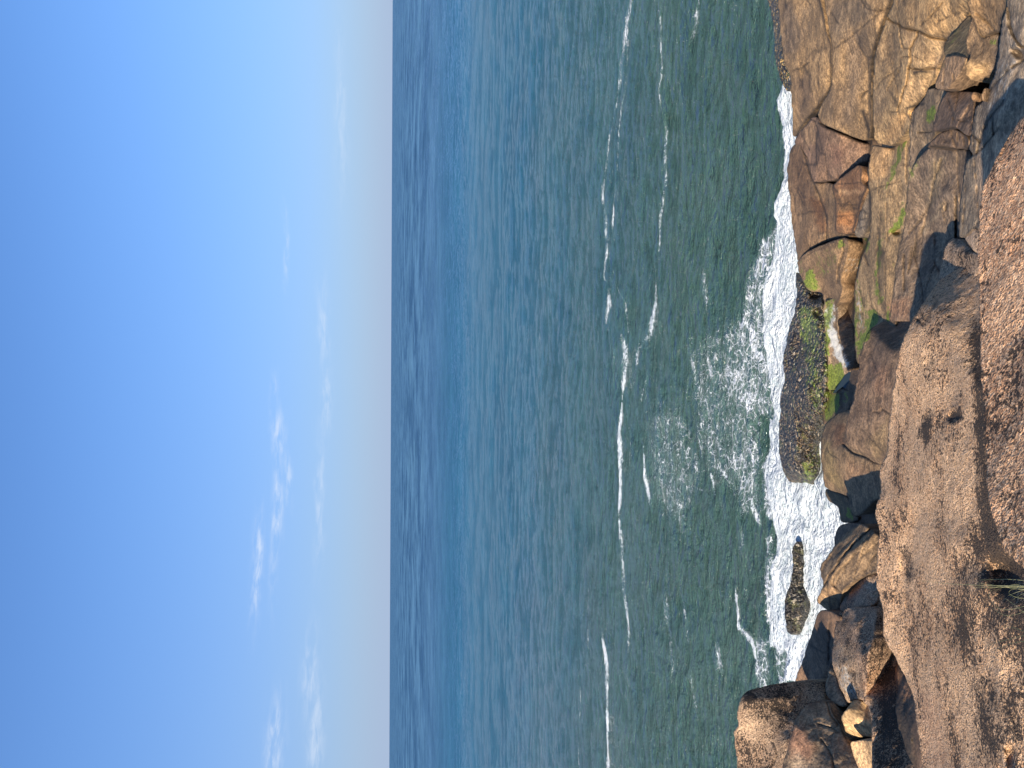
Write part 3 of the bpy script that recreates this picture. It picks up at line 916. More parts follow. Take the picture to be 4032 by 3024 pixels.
rock('rock_block', 'low reddish-brown rock down in the shaded chasm', 'rock', M_LE,
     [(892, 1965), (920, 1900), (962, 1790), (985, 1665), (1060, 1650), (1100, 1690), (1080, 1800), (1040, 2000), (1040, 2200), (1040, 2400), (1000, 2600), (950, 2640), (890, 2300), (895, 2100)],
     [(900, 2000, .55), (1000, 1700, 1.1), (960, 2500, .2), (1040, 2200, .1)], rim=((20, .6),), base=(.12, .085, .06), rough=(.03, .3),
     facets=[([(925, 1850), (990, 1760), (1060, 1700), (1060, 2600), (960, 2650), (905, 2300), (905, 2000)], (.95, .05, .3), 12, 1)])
rock('rock_block', 'bleached white and green ridge along the edge of the mussel bank', 'rock', M_LE,
     [(788, 2130), (840, 2110), (882, 2085), (892, 2200), (882, 2300), (902, 2400), (942, 2500), (982, 2600), (970, 2640), (940, 2670), (900, 2725), (850, 2765), (820, 2770),
      (815, 2700), (815, 2550), (805, 2400), (790, 2250)],
     [(800, 2200, .95), (970, 2600, .85), (840, 2700, .85), (820, 2400, 1.0)], rim=((18, .9),), base=(.24, .19, .14), tilt=(-.5, -.1, .8, .4), rough=(.03, .2))
rock('rock_block', 'small moss-green rock next to the little tide pool', 'rock', M_LE,
     [(795, 2775), (850, 2758), (920, 2740), (945, 2762), (975, 2745), (1020, 2740), (1010, 2850), (980, 2900), (920, 2925), (860, 2965), (825, 3010), (785, 3000), (785, 2880)],
     [(800, 2800, .8), (1000, 2780, 1.1), (810, 2990, .6), (980, 2900, 1.2)], rim=((26, .8),), base=DBR, pits=[([(925, 2760), (945, 2762), (945, 2880), (920, 2900)], .25, 8)])
rock('rock_block', 'long pale slab striped with bright green algae in its drain lines', 'rock', M_LE,
     [(1132, 1012), (1200, 1030), (1288, 1045), (1335, 990), (1400, 910), (1440, 1000), (1430, 1100), (1450, 1180), (1405, 1300), (1380, 1450), (1376, 1600), (1356, 1640),
      (1348, 1690), (1316, 1830), (1296, 2000), (1286, 2150), (1290, 2270), (1300, 2300), (1200, 2420), (1120, 2540), (1060, 2580), (1022, 2570), (1010, 2400), (1006, 2200), (1012, 2000),
      (1035, 1895), (1062, 1815), (1112, 1680), (1126, 1550), (1122, 1400), (1104, 1320), (1104, 1180), (1126, 1080)],
     [(1135, 1005, 2.4), (1400, 950, 3.2), (1370, 1500, 2.95), (1120, 1500, 2.45), (1012, 2200, 2.1), (1270, 2200, 2.65), (1040, 2550, 1.9)], rim=((18, 1.0), (60, .3)),
     facets=[([(1290, 1060), (1400, 910), (1350, 1100), (1260, 1300), (1230, 1250)], (.45, .35, .75), 15, .8),
             ([(1110, 1080), (1290, 1060), (1240, 1250), (1120, 1290)], (-.4, -.25, .85), 20, .8),
             ([(1060, 1830), (1110, 1690), (1120, 1900), (1040, 2400), (1012, 2400), (1020, 2000)], (-.4, .3, .8), 20, .7),
             ([(1170, 1700), (1200, 1700), (1180, 2000), (1210, 2160), (1160, 2100)], (.5, .2, .8), 15, .7)],
     cracks=[([(1140, 1022), (1200, 1034), (1290, 1046)], 6, .12), ([(1340, 1165), (1400, 1165)], 5, .08), ([(1390, 1000), (1385, 1170), (1380, 1300)], 7, .08),
             ([(1085, 1800), (1110, 1870)], 9, .12), ([(1050, 2050), (1080, 2160)], 8, .08), ([(1200, 1500), (1180, 1850), (1200, 2150)], 12, .07), ([(1110, 1350), (1200, 1320), (1350, 1280)], 6, .05),
             ([(1130, 2160), (1200, 2240)], 7, .05)], pits=[([(1275, 1635), (1310, 1620), (1345, 1620), (1345, 1660), (1290, 1655)], .25, 6)], base=(.27, .205, .13))
rock('rock_block', 'grey-brown ledge crossed by a slanting black cleft, behind the pale green-striped slab', 'rock', M_LE,
     [(1398, 1195), (1500, 1065), (1550, 1034), (1620, 1030), (1710, 1052), (1815, 1055), (1835, 1110), (1790, 1250), (1770, 1400), (1765, 1650), (1720, 1690), (1660, 1710),
      (1660, 1800), (1640, 1950), (1640, 2000), (1520, 2150), (1490, 2250), (1430, 2280), (1400, 2280), (1250, 2275), (1262, 2200), (1290, 2000), (1304, 1850), (1350, 1660), (1372, 1500), (1378, 1400)],
     [(1400, 1200, 3.1), (1800, 1100, 4.35), (1740, 1600, 3.9), (1620, 1900, 3.4), (1270, 2250, 2.55), (1370, 1500, 2.95)], rim=((17, .9), (60, .3)),
     facets=[([(1805, 1060), (1790, 1150), (1742, 1400), (1700, 1385), (1680, 1340), (1645, 1350), (1640, 1325), (1690, 1310), (1740, 1220)], (.95, .05, .3), 8, 1),
             ([(1555, 1650), (1620, 1650), (1650, 1720), (1650, 1960), (1520, 2110), (1470, 2200), (1468, 2060), (1485, 1860), (1520, 1810), (1560, 1820)], (.95, .05, .3), 8, 1),
             ([(1400, 1200), (1550, 1040), (1660, 1060), (1540, 1420), (1500, 1650), (1380, 1650)], (-.15, .15, .95), 30, .7),
             ([(1560, 1150), (1700, 1060), (1780, 1100), (1640, 1330), (1560, 1420)], (-.35, .35, .85), 20, .8),
             ([(1500, 1650), (1650, 1400), (1720, 1420), (1640, 1650)], (.0, .2, .95), 15, .8),
             ([(1300, 1850), (1370, 1600), (1400, 1800), (1360, 2100), (1270, 2150)], (.3, .3, .85), 20, .7),
             ([(1380, 1700), (1480, 1650), (1480, 2100), (1400, 2150)], (-.3, -.1, .9), 20, .7)],
     cracks=[([(1630, 1130), (1570, 1300), (1555, 1420), (1490, 1650)], 8, .08), ([(1500, 1620), (1650, 1440)], 6, .04), ([(1735, 1400), (1735, 1700)], 8, .2),
             ([(1365, 1800), (1368, 2050)], 8, .1), ([(1400, 1650), (1480, 1560), (1530, 1480)], 6, .06), ([(1460, 1700), (1400, 1900)], 7, .05), ([(1670, 1440), (1660, 1480)], 14, .12)],
     base=(.21, .165, .125))
rock('rock_block', 'mossy gully rock between the cracked tan slab and the grey-brown ledge', 'rock', M_LE,
     [(1415, 790), (1440, 765), (1510, 685), (1530, 620), (1660, 630), (1640, 760), (1600, 860), (1570, 970), (1530, 1060), (1450, 1190), (1395, 1200), (1400, 1000), (1390, 920), (1410, 850)],
     [(1440, 800, 3.1), (1600, 650, 3.55), (1500, 1050, 3.2), (1400, 1150, 2.9)], rim=((20, .8),), base=(.22, .175, .125), strata=.015,
     cracks=[([(1440, 780), (1420, 950)], 7, .06), ([(1470, 940), (1560, 930)], 6, .1)])
rock('rock_block', 'upright brown block with a shadowed flank above the slanting black cleft', 'rock', M_LE,
     [(1558, 935), (1570, 860), (1590, 780), (1620, 700), (1660, 645), (1750, 640), (1830, 645), (1860, 690), (1850, 740), (1840, 800), (1830, 960), (1800, 965), (1740, 915), (1700, 895), (1640, 915)],
     [(1570, 900, 3.75), (1660, 650, 4.0), (1840, 700, 4.4), (1810, 960, 4.55)], rim=((18, .9),), base=(.21, .15, .11),
     facets=[([(1690, 650), (1850, 655), (1850, 740), (1760, 770), (1750, 820), (1710, 800)], (.9, .05, .4), 10, 1)], cracks=[([(1680, 700), (1720, 850)], 10, .06), ([(1750, 850), (1820, 860)], 6, .06)])
rock('rock_block', 'short block lying under the upright brown block, with a sharp lit rim', 'rock', M_LE,
     [(1510, 1064), (1545, 1005), (1600, 950), (1640, 925), (1700, 904), (1740, 924), (1812, 974), (1818, 1048), (1720, 1052), (1620, 1026), (1545, 1036)],
     [(1520, 1050, 3.45), (1700, 910, 4.05), (1810, 1040, 4.45)], rim=((20, 1.0),), base=(.22, .16, .115), strata=.02, tilt=(-.1, .2, .95, .5))
rock('rock_block', 'pale wedge-shaped block beside a black hole in the ledge', 'rock', M_LE,
     [(1572, 622), (1590, 560), (1625, 470), (1645, 400), (1700, 388), (1800, 402), (1795, 440), (1765, 500), (1722, 570), (1692, 602), (1665, 640), (1610, 636)],
     [(1580, 620, 3.7), (1640, 400, 4.0), (1790, 420, 4.5), (1670, 630, 4.0)], rim=((16, 1.0),), tilt=(0, -.1, .95, .4), base=(.23, .17, .12), jit=3, cracks=[([(1660, 420), (1640, 600)], 6, .04)])
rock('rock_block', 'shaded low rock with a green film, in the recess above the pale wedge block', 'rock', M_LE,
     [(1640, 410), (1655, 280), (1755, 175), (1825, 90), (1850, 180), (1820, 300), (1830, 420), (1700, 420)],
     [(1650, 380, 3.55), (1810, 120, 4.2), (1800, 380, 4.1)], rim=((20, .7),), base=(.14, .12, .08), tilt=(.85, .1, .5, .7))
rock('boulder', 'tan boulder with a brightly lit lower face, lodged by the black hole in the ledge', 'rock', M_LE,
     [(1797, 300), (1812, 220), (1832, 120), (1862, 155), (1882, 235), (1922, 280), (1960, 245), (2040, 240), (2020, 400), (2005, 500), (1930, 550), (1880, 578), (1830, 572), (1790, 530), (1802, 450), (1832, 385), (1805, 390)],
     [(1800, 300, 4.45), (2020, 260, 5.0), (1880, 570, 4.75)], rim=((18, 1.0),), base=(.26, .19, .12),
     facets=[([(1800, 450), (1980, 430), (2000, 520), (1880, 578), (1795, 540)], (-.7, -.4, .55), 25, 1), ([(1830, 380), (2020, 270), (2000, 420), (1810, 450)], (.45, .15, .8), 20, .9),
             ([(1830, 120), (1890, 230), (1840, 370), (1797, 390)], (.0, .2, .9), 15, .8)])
rock('boulder', 'plain tan boulder wedged between the grey apron and the boulder with the lit face', 'rock', M_LE,
     [(1815, -400), (1812, 0), (1822, 90), (1872, 190), (1922, 268), (1960, 243), (2000, 213), (2032, 238), (2044, 150), (2074, 60), (2100, 0), (2110, -400)],
     [(1820, 0, 4.75), (2090, 0, 5.3), (1920, 260, 4.95)], rim=((18, .9),), base=(.31, .22, .13), cracks=[([(1880, 100), (1960, 160), (2000, 210)], 8, .05)],
     facets=[([(1820, 80), (1870, 80), (1960, 230), (1920, 270)], (-.5, .1, .7), 15, .8)])
rock('rock_block', 'weathered grey rock apron sloping down between the ledge and the orange granite', 'rock', M_LE,
     [(2110, -400), (2084, 50), (2054, 130), (2038, 250), (2024, 400), (2004, 520), (1964, 600), (1934, 700), (1862, 760), (1850, 830), (1832, 950), (1815, 1050), (1830, 1075), (1848, 1092), (1802, 1130),
      (1775, 1300), (1750, 1450), (1745, 1680), (1785, 1690), (1860, 1600), (1960, 1700), (2100, 1500), (2300, 1200), (2600, 900), (2600, -400)],
     [(2100, 0, 5.4), (1850, 900, 4.6), (1750, 1600, 4.1), (1890, 1500, 4.7), (2212, 300, 5.6), (2200, 800, 5.65)], rim=((18, 1.0),), base=(.24, .20, .155), rough=(.03, .3),
     facets=[([(1880, 750), (1940, 700), (2000, 520), (2000, 800), (1900, 1000), (1840, 1050)], (-.1, .3, .9), 20, .7)],
     cracks=[([(2100, 60), (2110, 180), (2140, 260), (2190, 330), (2250, 340)], 9, .18), ([(1930, 690), (2000, 600), (2100, 500)], 9, .07), ([(1900, 1000), (1960, 850), (2080, 700)], 10, .07), ([(2000, 950), (1990, 830)], 8, .07),
             ([(1840, 950), (1900, 1000), (1880, 1080)], 8, .1), ([(1850, 1100), (1920, 1050), (2040, 900)], 9, .08), ([(2130, 480), (2212, 420)], 9, .1)],
     pits=[([(2120, 350), (2180, 340), (2212, 380), (2212, 430), (2150, 400)], .15, 14), ([(1960, 560), (1985, 540), (1930, 700), (1905, 690)], .15, 10)])
rock('boulder', 'fist-sized tan stone caught in the crevice beside the grey rock apron', 'stone', M_LE,
     [(1832, 672), (1850, 642), (1880, 650), (1892, 680), (1880, 712), (1850, 724), (1834, 702)], [(1860, 680, 4.85)], rim=((20, 1.0),), base=(.24, .16, .10), thick=.15, jit=2, cells=None)
rock('boulder', 'triangular brown stone at the top of the crevice beside the fist-sized tan stone', 'stone', M_LE,
     [(1908, 655), (1940, 605), (1960, 640), (1952, 700), (1925, 735), (1908, 705)], [(1930, 680, 5.1)], rim=((16, 1.0),), base=(.27, .19, .12), thick=.2, jit=2, cells=None)

# ------------------------------------------------------------------ the middle
rock('boulder', 'smooth purplish boulder with a shaded shoulder, between striped slab and great granite', 'rock', M_LE,
     [(1046, 2530), (1058, 2480), (1085, 2370), (1128, 2315), (1200, 2272), (1400, 2262), (1520, 2300), (1560, 2600), (1480, 3000), (1380, 3300), (1185, 3290), (1100, 3235), (1040, 3196), (1000, 3175), (962, 3155),
      (946, 3100), (950, 3000), (962, 2930), (987, 2860), (1012, 2770), (1032, 2650)],
     [(1050, 2500, 2.55), (1300, 2300, 3.3), (960, 3100, 2.1), (1250, 3000, 3.45)], rim=((40, 1.0), (130, .5)), rough=(.015, .4),
     facets=[([(1110, 2340), (1200, 2272), (1400, 2262), (1360, 2450), (1300, 2520), (1220, 2430)], (.9, .05, .4), 30, 1.0),
             ([(950, 2990), (1020, 2780), (1250, 2600), (1280, 2900), (1220, 3250), (1000, 3160)], (-.15, .05, .95), 50, .6)],
     cracks=[([(1130, 2500), (1165, 2600), (1180, 2640)], 7, .03), ([(1030, 2770), (1100, 2700), (1175, 2650), (1225, 2600)], 7, .03), ([(1150, 2910), (1190, 2920), (1210, 2890), (1260, 2925)], 6, .07), ([(1060, 3030), (1200, 3180)], 7, .03)],
     base=(.18, .135, .10))
rock('boulder', 'rounded olive-brown boulder with a zigzag crack, above the white channel', 'rock', M_LE,
     [(775, 3085), (790, 3020), (850, 2950), (900, 2915), (980, 2890), (1040, 2950), (1150, 3100), (1300, 3250), (1290, 3500), (1150, 3540), (1085, 3612), (1020, 3662), (985, 3625), (970, 3530), (960, 3512), (860, 3474), (800, 3450),
      (790, 3400), (772, 3250), (768, 3150)],
     [(780, 3200, .7), (950, 3500, 1.7), (1190, 3400, 3.4), (950, 2930, 1.6)], rim=((36, .9), (120, .5)),
     facets=[([(780, 3080), (860, 2960), (960, 2900), (950, 3050), (860, 3130)], (.1, .5, .8), 40, .7), ([(950, 3150), (1190, 3290), (1190, 3420), (960, 3480)], (-.2, -.15, .95), 30, .7)],
     cracks=[([(940, 3145), (965, 3170), (1000, 3200), (1040, 3215), (1100, 3235), (1150, 3270), (1200, 3270)], 7, .16), ([(820, 3170), (840, 3210), (900, 3240)], 6, .05), ([(985, 3500), (990, 3560)], 7, .08)], base=(.21, .155, .10))
rock('boulder', 'dark wet rock at the head of the foaming channel', 'rock', M_LE,
     [(797, 3444), (860, 3472), (960, 3512), (987, 3560), (992, 3640), (1045, 3660), (1010, 3700), (905, 3705), (902, 3590), (830, 3550), (808, 3500)],
     [(800, 3460, .6), (960, 3520, 1.6), (1000, 3680, 1.6), (905, 3620, .6)], rim=((17, .9),), base=(.11, .085, .055))
rock('mussel_bank', 'long low rock crusted with black mussels and green weed, surf on its far side', 'rock', M_MU,
     [(598, 1850), (612, 1935), (642, 1997), (674, 2058), (780, 2067), (796, 2157), (808, 2257), (826, 2457), (832, 2657), (815, 2780), (800, 2880), (800, 2960), (748, 2936), (736, 2994), (743, 3114), (742, 3274),
      (727, 3344), (737, 3414), (748, 3497), (690, 3508), (640, 3489), (572, 3434), (522, 3374), (490, 3294), (475, 3164), (475, 3014), (485, 2916), (488, 2760), (524, 2690), (508, 2627), (500, 2557), (530, 2407),
      (555, 2287), (590, 2207), (600, 2100), (598, 1950)],
     [(600, 2150, .6), (800, 2300, .75), (490, 2800, .5), (790, 2850, .85), (480, 3200, .5), (740, 3200, .22), (690, 3500, .12), (620, 2800, 1.0), (600, 3200, .8)], rim=((30, .9), (90, .5)),
     facets=[([(600, 2060), (800, 2100), (800, 2250), (600, 2180)], (.2, -.1, .9), 20, .5)],
     pits=[([(690, 2080), (790, 2070), (795, 2120), (720, 2110)], .3, 8), ([(720, 2200), (760, 2170), (800, 2190), (800, 2270), (740, 2240)], .25, 8)],
     base=(.105, .082, .055), rough=(.045, .22), cells=(.5, .25))
rock('mussel_bank', 'small black mussel-covered islet washed by foam on every side', 'rock', M_MU,
     [(600, 3822), (632, 3828), (642, 3870), (647, 3970), (667, 4060), (692, 4170), (672, 4270), (657, 4370), (645, 4497), (560, 4492), (530, 4460), (520, 4370), (513, 4270), (520, 4200), (550, 4140), (570, 4070), (576, 3970), (565, 3890)],
     [(600, 3830, .25), (640, 4000, .15), (560, 4100, .45), (520, 4300, .5), (680, 4200, .12), (650, 4480, .12), (540, 4470, .4), (610, 4250, .55)], rim=((22, .9), (50, .4)), base=(.06, .055, .045), rough=(.05, .2), cells=(.4, .3))
rock('rock_block', 'small dark block half hidden behind the leaning layered slab', 'rock', M_LE,
     [(868, 3880), (865, 3800), (885, 3745), (908, 3702), (980, 3694), (1060, 3692), (1060, 3760), (960, 3820)],
     [(870, 3850, .8), (1040, 3700, 1.9), (910, 3710, .9)], rim=((18, .9),), base=(.15, .11, .085), tilt=(.1, .2, .9, .4))
rock('rock_block', 'leaning layered slab with a lit sawn-looking end, jutting over the foam', 'rock', M_LE,
     [(1060, 3690), (1130, 3742), (1200, 3790), (1200, 3950), (1190, 4040), (1060, 4080), (1000, 4120), (935, 4160), (912, 4215), (890, 4345), (870, 4345), (820, 4322), (780, 4290), (735, 4252), (770, 4180), (793, 4132),
      (778, 4090), (764, 4000), (820, 3930), (880, 3840), (940, 3770), (1000, 3732)],
     [(760, 4000, 2.9), (735, 4250, 3.5), (880, 4340, 3.8), (1060, 3690, 2.9), (1170, 4000, 4.2)], rim=((16, 1.0),), jit=3,
     facets=[([(764, 4000), (1060, 3690), (1130, 3742), (930, 3930), (830, 4080), (790, 4130)], (.15, .25, .9), 10, .9), ([(740, 4250), (795, 4135), (910, 4190), (870, 4345)], (-.75, -.2, .6), 12, 1),
             ([(800, 4130), (940, 3940), (1170, 3770), (1170, 4000), (930, 4150)], (-.2, -.3, .9), 15, .8)],
     cracks=[([(1130, 3735), (1030, 3830), (930, 3935), (830, 4085), (795, 4135)], 8, .16), ([(1050, 3900), (900, 4040), (860, 4100)], 6, .05), ([(850, 4120), (915, 4190)], 6, .07), ([(920, 3850), (800, 3990)], 6, .04)],
     base=(.22, .165, .11), strata=.012)
rock('boulder', 'small pitted pale boulder tucked between the leaning slab and the great granite', 'rock', M_GR,
     [(1200, 4030), (1060, 4078), (985, 4132), (937, 4162), (917, 4230), (897, 4335), (940, 4320), (1010, 4310), (1170, 4290), (1200, 4150)],
     [(1150, 4060, 3.9), (940, 4180, 2.9), (920, 4300, 3.0), (1130, 4270, 4.0)], rim=((30, 1.0),), base=(.33, .25, .19), rough=(.035, .12),
     facets=[([(1070, 4230), (1100, 4180), (1160, 4150), (1160, 4270), (1080, 4270)], (.9, .05, .4), 10, 1), ([(935, 4160), (960, 4120), (1010, 4110), (990, 4180), (950, 4190)], (.9, .05, .4), 10, 1)])

# ------------------------------------------------------------------ lower left of the upright view
rock('boulder', 'dark brown sloping rock running down into the white water', 'rock', M_LE,
     [(772, 4304), (830, 4320), (900, 4345), (920, 4400), (900, 4600), (890, 4700), (860, 4800), (850, 4880), (640, 4900), (588, 4830), (610, 4740), (650, 4650), (680, 4550), (720, 4430), (748, 4340)],
     [(600, 4800, 2.9), (770, 4310, 2.7), (850, 4700, 3.7), (860, 4400, 3.5)], rim=((17, .9),), base=(.18, .125, .09), rough=(.04, .3), tilt=(-.35, -.15, .9, .6),
     cracks=[([(700, 4560), (800, 4620)], 8, .05), ([(840, 4400), (830, 4700)], 9, .1)])
rock('boulder', 'pale grey and pinkish lumpy boulder between the dark sloping rock and the orange-rimmed granite', 'rock', M_GR,
     [(880, 4342), (960, 4292), (1010, 4297), (1180, 4280), (1180, 4400), (1160, 4500), (1130, 4620), (1120, 4700), (1110, 4830), (1100, 4960), (1000, 4945), (972, 4995), (940, 4930), (907, 4870), (880, 4770), (850, 4720), (850, 4600), (870, 4500), (876, 4400)],
     [(870, 4400, 3.5), (860, 4700, 3.8), (1130, 4300, 4.2), (1060, 4900, 4.5)], rim=((34, 1.0), (90, .3)), base=(.29, .21, .155), rough=(.045, .3), cells=(.45, .35),
     facets=[([(1010, 4320), (1140, 4290), (1110, 4480), (1080, 4640), (1040, 4640), (1040, 4400)], (.8, .1, .6), 20, .8), ([(880, 4700), (980, 4700), (1050, 4850), (970, 4980)], (-.5, -.1, .8), 25, .8)])
rock('boulder', 'long shade-darkened granite boulder with an orange lit rim, shaded by the great granite', 'rock', M_GR,
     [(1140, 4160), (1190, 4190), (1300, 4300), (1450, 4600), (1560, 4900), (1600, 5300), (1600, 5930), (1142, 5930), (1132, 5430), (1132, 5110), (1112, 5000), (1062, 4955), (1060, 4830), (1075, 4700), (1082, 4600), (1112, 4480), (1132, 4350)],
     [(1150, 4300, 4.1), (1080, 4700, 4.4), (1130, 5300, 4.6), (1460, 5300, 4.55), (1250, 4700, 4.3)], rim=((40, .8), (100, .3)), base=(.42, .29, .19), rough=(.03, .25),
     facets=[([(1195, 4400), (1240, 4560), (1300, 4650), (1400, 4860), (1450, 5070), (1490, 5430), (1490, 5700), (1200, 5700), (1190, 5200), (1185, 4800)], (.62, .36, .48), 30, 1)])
rock('boulder', 'big squared boulder with dark stained crown and shaded flank, standing against the open water', 'rock', M_GR,
     [(215, 4912), (245, 4882), (300, 4862), (400, 4842), (560, 4827), (700, 4824), (800, 4822), (815, 4870), (812, 4920), (850, 4960), (760, 5000), (680, 5040), (640, 5100), (610, 5200), (570, 5300), (540, 5430), (520, 5500), (150, 5500), (186, 5430),
      (162, 5230), (156, 5165), (186, 5130), (181, 5040), (195, 4972)],
     [(200, 5000, 4.8), (170, 5400, 4.9), (700, 4830, 3.8), (550, 5300, 4.6)], rim=((36, 1.0), (60, .4)), base=(.36, .27, .19), rough=(.02, .3),
     facets=[([(200, 4960), (245, 4870), (400, 4835), (810, 4815), (820, 4950), (640, 4930), (420, 4920), (300, 4950)], (.95, .05, .3), 15, 1),
             ([(200, 4980), (300, 4950), (560, 4940), (580, 5150), (480, 5400), (190, 5400)], (-.25, -.4, .9), 40, .6)],
     cracks=[([(155, 5165), (188, 5128), (185, 5110)], 8, .1), ([(440, 5250), (470, 5340), (420, 5430)], 6, .04), ([(300, 5270), (330, 5350), (370, 5440)], 7, .03), ([(250, 4980), (300, 5010), (350, 4980)], 5, .02)], thick=2.2)
rock('boulder', 'boulder patched rust-red and grey, under the big squared boulder', 'rock', M_LE,
     [(590, 5085), (618, 5050), (650, 4992), (700, 4962), (760, 4952), (830, 4958), (860, 5020), (870, 5060), (900, 5100), (925, 5170), (960, 5230), (1000, 5300), (1030, 5380), (1060, 5430), (1100, 5640), (450, 5640), (500, 5430), (540, 5280), (572, 5182)],
     [(600, 5100, 4.45), (830, 5000, 4.0), (520, 5400, 4.8), (1000, 5400, 4.5)], rim=((30, .9), (80, .3)), base=(.24, .19, .14),
     facets=[([(650, 4990), (840, 4960), (880, 5070), (1030, 5400), (860, 5430), (740, 5380), (680, 5250), (620, 5120)], (.85, .1, .5), 20, 1),
             ([(590, 5100), (620, 5150), (700, 5300), (740, 5430), (520, 5430)], (-.3, -.4, .85), 30, .8)],
     cracks=[([(760, 5120), (860, 5150), (900, 5180)], 5, .05), ([(780, 5230), (830, 5300), (860, 5360), (870, 5430)], 5, .05), ([(820, 4960), (840, 5050), (900, 5130)], 5, .06)])
rock('boulder', 'small shaded knob of rock between the big squared boulder and the lumpy pale boulder', 'rock', M_LE,
     [(826, 4735), (852, 4712), (882, 4780), (907, 4872), (942, 4932), (975, 4995), (900, 5000), (850, 4965), (812, 4920), (800, 4872), (802, 4830), (820, 4780)],
     [(840, 4730, 3.8), (950, 4960, 4.2), (810, 4880, 3.9)], rim=((30, 1.0),), base=(.24, .19, .14), tilt=(.8, .1, .6, .6))
rock('boulder', 'bright sandy-yellow block with a shaded top, squeezed below the shade-darkened granite', 'rock', M_LE,
     [(908, 5072), (958, 5000), (1000, 4944), (1090, 4960), (1130, 5020), (1160, 5100), (1170, 5222), (1100, 5214), (985, 5218), (950, 5180), (930, 5130)],
     [(920, 5080, 4.1), (1110, 5200, 4.45), (1000, 4950, 4.15)], rim=((24, 1.0),), base=(.50, .38, .23),
     facets=[([(930, 5080), (960, 5010), (1060, 5100), (1130, 5140), (1130, 5215), (985, 5215), (940, 5150)], (-.6, -.5, .6), 15, 1), ([(960, 5000), (1000, 4944), (1100, 4980), (1130, 5110), (1040, 5080)], (.85, .05, .5), 12, 1)])
rock('boulder', 'sandy block split from its bright yellow neighbour by a straight crack', 'rock', M_LE,
     [(970, 5234), (1100, 5226), (1175, 5234), (1180, 5430), (1180, 5930), (1140, 5930), (1055, 5490), (1022, 5392), (990, 5312)],
     [(980, 5240, 4.25), (1120, 5240, 4.45), (1120, 5450, 4.5)], rim=((24, 1.0),), base=(.46, .34, .21), cells=(.3, .35), tilt=(-.5, -.4, .7, .4))

# ------------------------------------------------------------------ granite in the foreground
rock('boulder', 'small coarse granite hump, pale with one shaded side, behind the tip of the great granite', 'rock', M_GR,
     [(1634, 1810), (1648, 1740), (1700, 1680), (1762, 1680), (1795, 1710), (1860, 1775), (1920, 1800), (1900, 1950), (1740, 2050), (1620, 2050), (1605, 1960), (1615, 1900)],
     [(1640, 1750, 4.25), (1850, 1800, 5.0), (1620, 1960, 4.2)], rim=((34, 1.0),), base=(.42, .33, .25), facets=[([(1700, 1680), (1800, 1700), (1850, 1780), (1740, 1800)], (.9, .05, .42), 15, 1)])
rock('boulder', 'rounded granite knob with a dark shaded crown, beside the grey rock apron', 'rock', M_GR,
     [(1776, 1665), (1790, 1575), (1850, 1532), (1900, 1535), (1980, 1600), (1960, 1850), (1862, 1780), (1805, 1722)],
     [(1790, 1600, 4.75), (1900, 1550, 5.2), (1870, 1760, 5.2)], rim=((34, 1.0),), base=(.42, .33, .25), facets=[([(1790, 1575), (1850, 1530), (1910, 1535), (1900, 1640), (1840, 1610)], (.9, .05, .42), 15, 1)])
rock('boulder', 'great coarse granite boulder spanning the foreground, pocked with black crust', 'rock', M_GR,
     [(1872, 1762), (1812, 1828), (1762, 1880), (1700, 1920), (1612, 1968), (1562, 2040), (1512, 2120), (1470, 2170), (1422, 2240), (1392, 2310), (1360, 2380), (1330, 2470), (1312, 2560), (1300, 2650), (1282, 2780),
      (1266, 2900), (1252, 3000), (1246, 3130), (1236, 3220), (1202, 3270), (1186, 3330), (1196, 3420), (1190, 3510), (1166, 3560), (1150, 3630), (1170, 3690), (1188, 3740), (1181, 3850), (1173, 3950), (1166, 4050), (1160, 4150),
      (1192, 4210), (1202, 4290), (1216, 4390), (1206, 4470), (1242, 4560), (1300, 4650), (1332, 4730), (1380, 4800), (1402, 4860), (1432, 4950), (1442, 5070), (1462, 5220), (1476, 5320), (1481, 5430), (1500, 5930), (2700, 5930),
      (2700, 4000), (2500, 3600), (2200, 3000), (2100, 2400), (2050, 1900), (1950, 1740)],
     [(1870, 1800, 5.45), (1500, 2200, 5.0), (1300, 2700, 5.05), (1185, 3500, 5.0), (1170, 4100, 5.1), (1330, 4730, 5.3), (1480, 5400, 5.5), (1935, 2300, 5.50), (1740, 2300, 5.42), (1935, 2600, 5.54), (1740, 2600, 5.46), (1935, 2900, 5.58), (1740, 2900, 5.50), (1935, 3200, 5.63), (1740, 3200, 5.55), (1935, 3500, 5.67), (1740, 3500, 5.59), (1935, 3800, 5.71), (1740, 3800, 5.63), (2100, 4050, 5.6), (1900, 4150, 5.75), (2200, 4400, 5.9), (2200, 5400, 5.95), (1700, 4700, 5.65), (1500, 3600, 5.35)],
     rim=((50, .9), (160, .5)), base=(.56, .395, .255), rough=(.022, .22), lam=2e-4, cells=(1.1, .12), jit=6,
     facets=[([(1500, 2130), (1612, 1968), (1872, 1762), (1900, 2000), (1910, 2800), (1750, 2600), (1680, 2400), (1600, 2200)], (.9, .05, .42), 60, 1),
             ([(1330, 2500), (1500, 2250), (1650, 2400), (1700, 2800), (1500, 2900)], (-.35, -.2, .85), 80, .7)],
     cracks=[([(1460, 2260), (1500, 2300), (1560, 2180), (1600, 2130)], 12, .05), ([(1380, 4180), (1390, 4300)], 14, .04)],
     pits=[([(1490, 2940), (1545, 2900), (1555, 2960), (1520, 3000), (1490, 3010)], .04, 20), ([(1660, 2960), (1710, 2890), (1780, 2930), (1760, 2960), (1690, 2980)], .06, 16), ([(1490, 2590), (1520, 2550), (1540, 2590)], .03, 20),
           ([(1330, 4030), (1350, 3880), (1390, 3880), (1420, 4060), (1390, 4080)], .03, 24), ([(2080, 5270), (2150, 5270), (2140, 5430), (2100, 5430)], .06, 16)])
